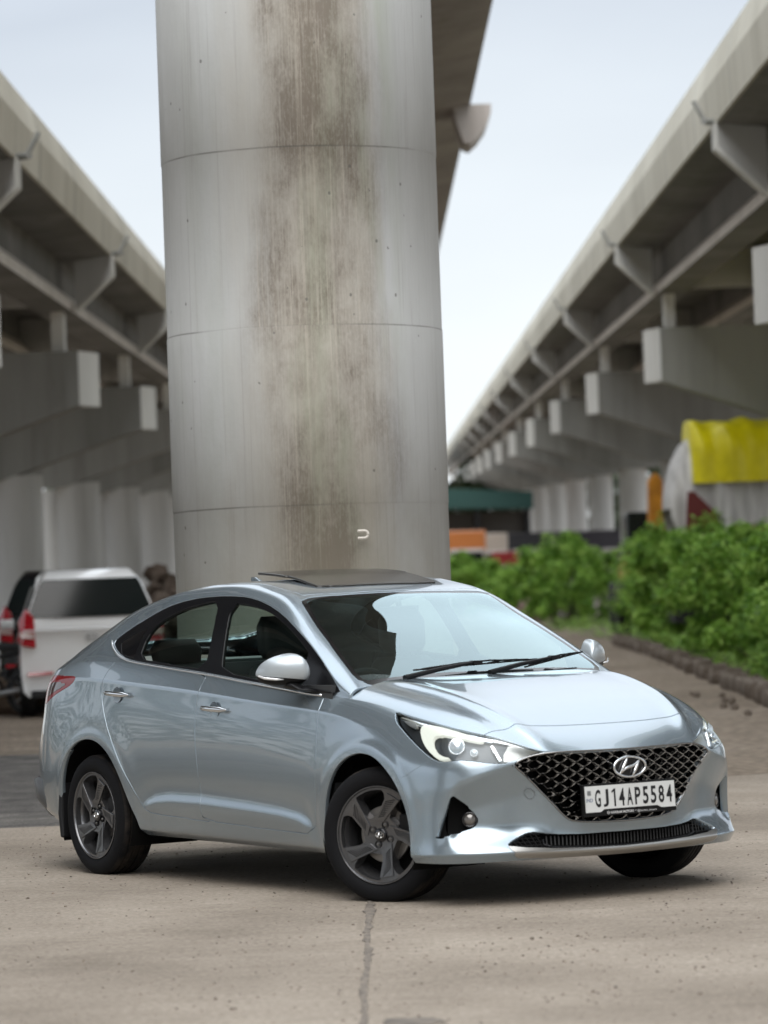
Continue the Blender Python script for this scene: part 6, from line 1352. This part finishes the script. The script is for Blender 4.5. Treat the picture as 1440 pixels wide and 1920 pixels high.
def text(s, name, m, parent, y, z, h, w=None, bold=0, x=.0052, sx=1.0, ext=.0006):
    cu = bpy.data.curves.new(name, 'FONT'); cu.body = s; cu.size = 1; cu.extrude = 0; cu.offset = bold; cu.resolution_u = 3
    o = bpy.data.objects.new('tmp', cu); COL.objects.link(o); dg = bpy.context.evaluated_depsgraph_get(); me = bpy.data.meshes.new_from_object(o.evaluated_get(dg)); bpy.data.objects.remove(o)
    co = np.empty(len(me.vertices)*3); me.vertices.foreach_get('co', co); co = co.reshape(-1, 3); mn = co.min(0); mx = co.max(0); H = mx[1]-mn[1]; W_ = mx[0]-mn[0]
    k = h/H; kx = (w/W_) if w else k*sx; out = [yz(y+(c[0]-mn[0])*kx, z+(c[1]-mn[1])*k, x) for c in co]
    me.vertices.foreach_set('co', np.array(out).ravel()); me.materials.clear(); me.materials.append(m); me.update(); me.name = name
    o = bpy.data.objects.new(name, me); COL.objects.link(o); o.parent = parent; return o
sp = .0445; y0 = -.2
for i, ch in enumerate('GJ14AP5584'):
    wd_ = {'1': .016, 'J': .030}.get(ch, .0315); yy_ = -.199+i*.0444+(.0335-wd_)/2
    if ch == '1':
        o1 = MB(); o1.prism([yz(yy_+.009, PZ-.037, .0046), yz(yy_+.0175, PZ-.037, .0046), yz(yy_+.0175, PZ+.041, .0046), yz(yy_+.0105, PZ+.041, .0046), yz(yy_-.003, PZ+.031, .0046), yz(yy_-.003, PZ+.022, .0046), yz(yy_+.009, PZ+.030, .0046)], (0, 0, 0), (.0012, 0, 0)); o1.build('plate_character', ink, PO); continue
    text(ch, 'plate_character', ink, PO, yy_, PZ-.037, .078, wd_, bold=.022)
text('IND', 'plate_country_letters', blue_ink, PO, -.247, PZ-.012, .016, .036, bold=.0)
MB().prism([yz(-.239, PZ+.018, .0045), yz(-.219, PZ+.018, .0045), yz(-.219, PZ+.038, .0045), yz(-.239, PZ+.038, .0045)], (0, 0, 0), (.0006, 0, 0)).build('plate_hologram', mat('hologram_grey', (.25, .26, .26), .3, .6), PO)
text('HARIRAM MOTORS', 'frame_lettering', white_ink, PF, -.112, PZ-.0695, .0115, .128, bold=.02, x=.0012)
text('-', 'frame_lettering', white_ink, PF, .0245, PZ-.064, .002, .006, x=.0012)
text('@hariram_motors', 'frame_lettering', white_ink, PF, .036, PZ-.072, .0125, .108, bold=.0, x=.0012)
rg_ = MB(); rg_.tube([yz(-.126+.0065*math.cos(a), PZ-.0635+.0065*math.sin(a), .0014) for a in np.linspace(0, 2*math.pi, 17)[:-1]], .0009, 5, closed=True); rg_.bar(yz(-.129, PZ-.066, .0014), yz(-.129, PZ-.061, .0014), .001, .001); rg_.bar(yz(-.123, PZ-.066, .0014), yz(-.123, PZ-.061, .0014), .001, .001); rg_.bar(yz(-.129, PZ-.0635, .0014), yz(-.123, PZ-.0635, .0014), .001, .001)
rg_.build('frame_logo', white_ink, PF)
# ---- lower intake, chrome lip, fog pockets
emit_part('intake_back', moved(intk, -.05), black_dull, FB, 'C')
im = MB(); iv = intk.V
def isurf(y, z):
    k = (iv[:, 1]-abs(y))**2+(iv[:, 2]-z)**2; return float(iv[np.argmin(k), 0])
for i in range(-21, 22):
    y = i*.019; zt = np.interp(abs(y), [0, .3, .40, .46], [.288, .294, .296, .29]); zb = np.interp(abs(y), [0, .2, .38, .46], [.243, .246, .256, .266]); im.bar((isurf(y, zb)-.006, y-.008, zb), (isurf(y, zt)-.016, y+.008, zt), .0045, .010)
for sgn in (-1, 1):
    for i in range(7):
        y = sgn*(.425+i*.022); zt = np.interp(abs(y), [.42, .5, .57], [.322, .308, .278]); zb = np.interp(abs(y), [.42, .5, .57], [.256, .258, .268])
        im.bar((isurf(y, zb)-.015, y, zb), (isurf(y, zt)-.018, y+sgn*.02, zt), .003, .003); 
    for j in range(4): zz = .262+j*.015; im.bar((isurf(.42, zz)-.017, sgn*.42, zz), (isurf(.56, zz)-.017, sgn*(.575-j*.022), zz), .003, .003)
    
im.build('intake_fins', mat('fin_black', (.012, .012, .012), .5, spec=.2), FB, bevel=0)
fr2 = [(.415, .284), (.42, .262), (.38, .250), (.19, .240), (0, .236)]; MB().tube([(isurf(y, z)-.008, y, z) for y, z in [(-a, b) for a, b in fr2]+[(a, b) for a, b in reversed(fr2[:-1])]], .005, 6).build('intake_frame', black_satin, FB, smooth=True)
emit_part('chrome_lip', flange(moved(clip_, .004), .02, .002), satin_metal, FB, 'C')
emit_part('fog_pocket', moved(fogp, -.045), black_dull, FB, 'B')
def foglamp(s):
    n_ = Vector((.80, s*.58, .05)).normalized(); c = Vector((1.888, s*.698, .385))-n_*.010; q = n_.to_track_quat('Z', 'Y').to_matrix(); b = MB()
    def ad(pr, mi): v = MB().lathe(pr, 24, 'z'); b.add([q @ Vector(p)+c for p in v.V], v.F, mi)
    ad([(0, .010), (.012, .0095), (.022, .006), (.027, 0)], 1); ad([(.0265, .0), (.028, .007), (.034, .006), (.037, -.004), (.036, -.04)], 0)
    b.build('fog_lamp', [black_gloss, mat('fog_glass', (.16, .15, .14), .06, .5, coat=1)], FB, smooth=True)
foglamp(-1); foglamp(1)
# tow-hook cover outline, parking sensor and emblem-free details
hk = [(2.002,.488,.496),(2.022,.468,.52),(2.033,.434,.487),(2.013,.459,.458)]; hk = [(a+.001, -b, c) for a, b, c in chaikin(np.array(hk), 1)]; MB().tube(hk, .0011, 5, closed=True).build('towing_eye_cover', mat('seam_grey', (.10, .11, .12), .5), FB)  # thin dark line along the seam of the cover
# ---- wipers
def bladep(p0, p1, piv, nm):
    o = MB(); p0 = Vector(p0); p1 = Vector(p1); piv = Vector(piv); mid = p0*.5+p1*.5
    o.tube([piv, piv*.55+mid*.45+Vector((.01, 0, .012)), mid+Vector((.004, 0, .016))], [.013, .011, .007], 8, flat=1.3)
    o.box(tuple(mid+Vector((.004, 0, .014))), (.035, .05, .018))
    w = MB(); n = 14; pts = [p0+(p1-p0)*(k/n)+Vector((0, 0, .004)) for k in range(n+1)]; w.tube(pts, .0045, 6); 
    w.tube([p0*.8+p1*.2+Vector((.0, 0, .009)), p0*.62+p1*.38+Vector((.003, 0, .018)), p0*.38+p1*.62+Vector((.003, 0, .018)), p0*.2+p1*.8+Vector((.0, 0, .009))], .0045, 6)
    w.tube([p0*.93+p1*.07+Vector((.0, 0, .007)), p0*.74+p1*.26+Vector((.0, 0, .014)), p0*.60+p1*.40+Vector((0, 0, .007))], .0035, 6); w.tube([p0*.07+p1*.93+Vector((.0, 0, .007)), p0*.26+p1*.74+Vector((.0, 0, .014)), p0*.40+p1*.60+Vector((0, 0, .007))], .0035, 6)
    r = o.build('wiper', black_satin, CAR, smooth=True, auto=40); w.build('wiper_blade', black_satin, r, smooth=True)
bladep((1.066, -.42, 1.030), (1.035, .31, 1.052), (1.112, -.50, 1.002), 'a')
bladep((1.09, .20, 1.018), (.985, .62, 1.074), (1.112, -.02, 1.006), 'b')
# cowl behind the bonnet
cw = MB(); cw.loft([[(1.02, y, 1.0-abs(y)*.02), (1.03, y, .975-abs(y)*.02), (1.16, y, .955), (1.16, y, .93)] for y in np.linspace(-.66, .66, 9)], closed=False, cap=False); cw.build('cowl', black_satin, CAR)
# ---- mud flaps, aerial, rear valance
for s in (-1, 1):
    MB().prism([(-1.655, s*.845, .46), (-1.648, s*.86, .30), (-1.63, s*.86, .175), (-1.625, s*.66, .175), (-1.64, s*.66, .46)], (0, 0, 0), (-.03, 0, 0)).build('mud_flap', black_satin, CAR, bevel=.01)
af = MB(); af.loft([rsec(-.98, 0, 1.438, .09, .022), rsec(-1.0, 0, 1.475, .05, .014), rsec(-1.03, 0, 1.50, .025, .006)]); af.build('roof_aerial', paint, CAR, smooth=True)
rv_ = MB(); pts = [(-1.80, .775), (-1.95, .80), (-2.09, .75), (-2.21, .60), (-2.29, .33), (-2.31, 0)]
for s in (1, -1): rv_.loft([[(x, s*y, .475), (x*1.012, s*y*1.02, .465), (x*1.005, s*y*1.01, .36), (x*.975, s*y*.95, .27), (x*.96, s*y*.92, .26)] for x, y in pts], closed=False, cap=False)
rv_.build('rear_valance', mat('grey_plastic', (.10, .105, .11), .5), RB, smooth=True)
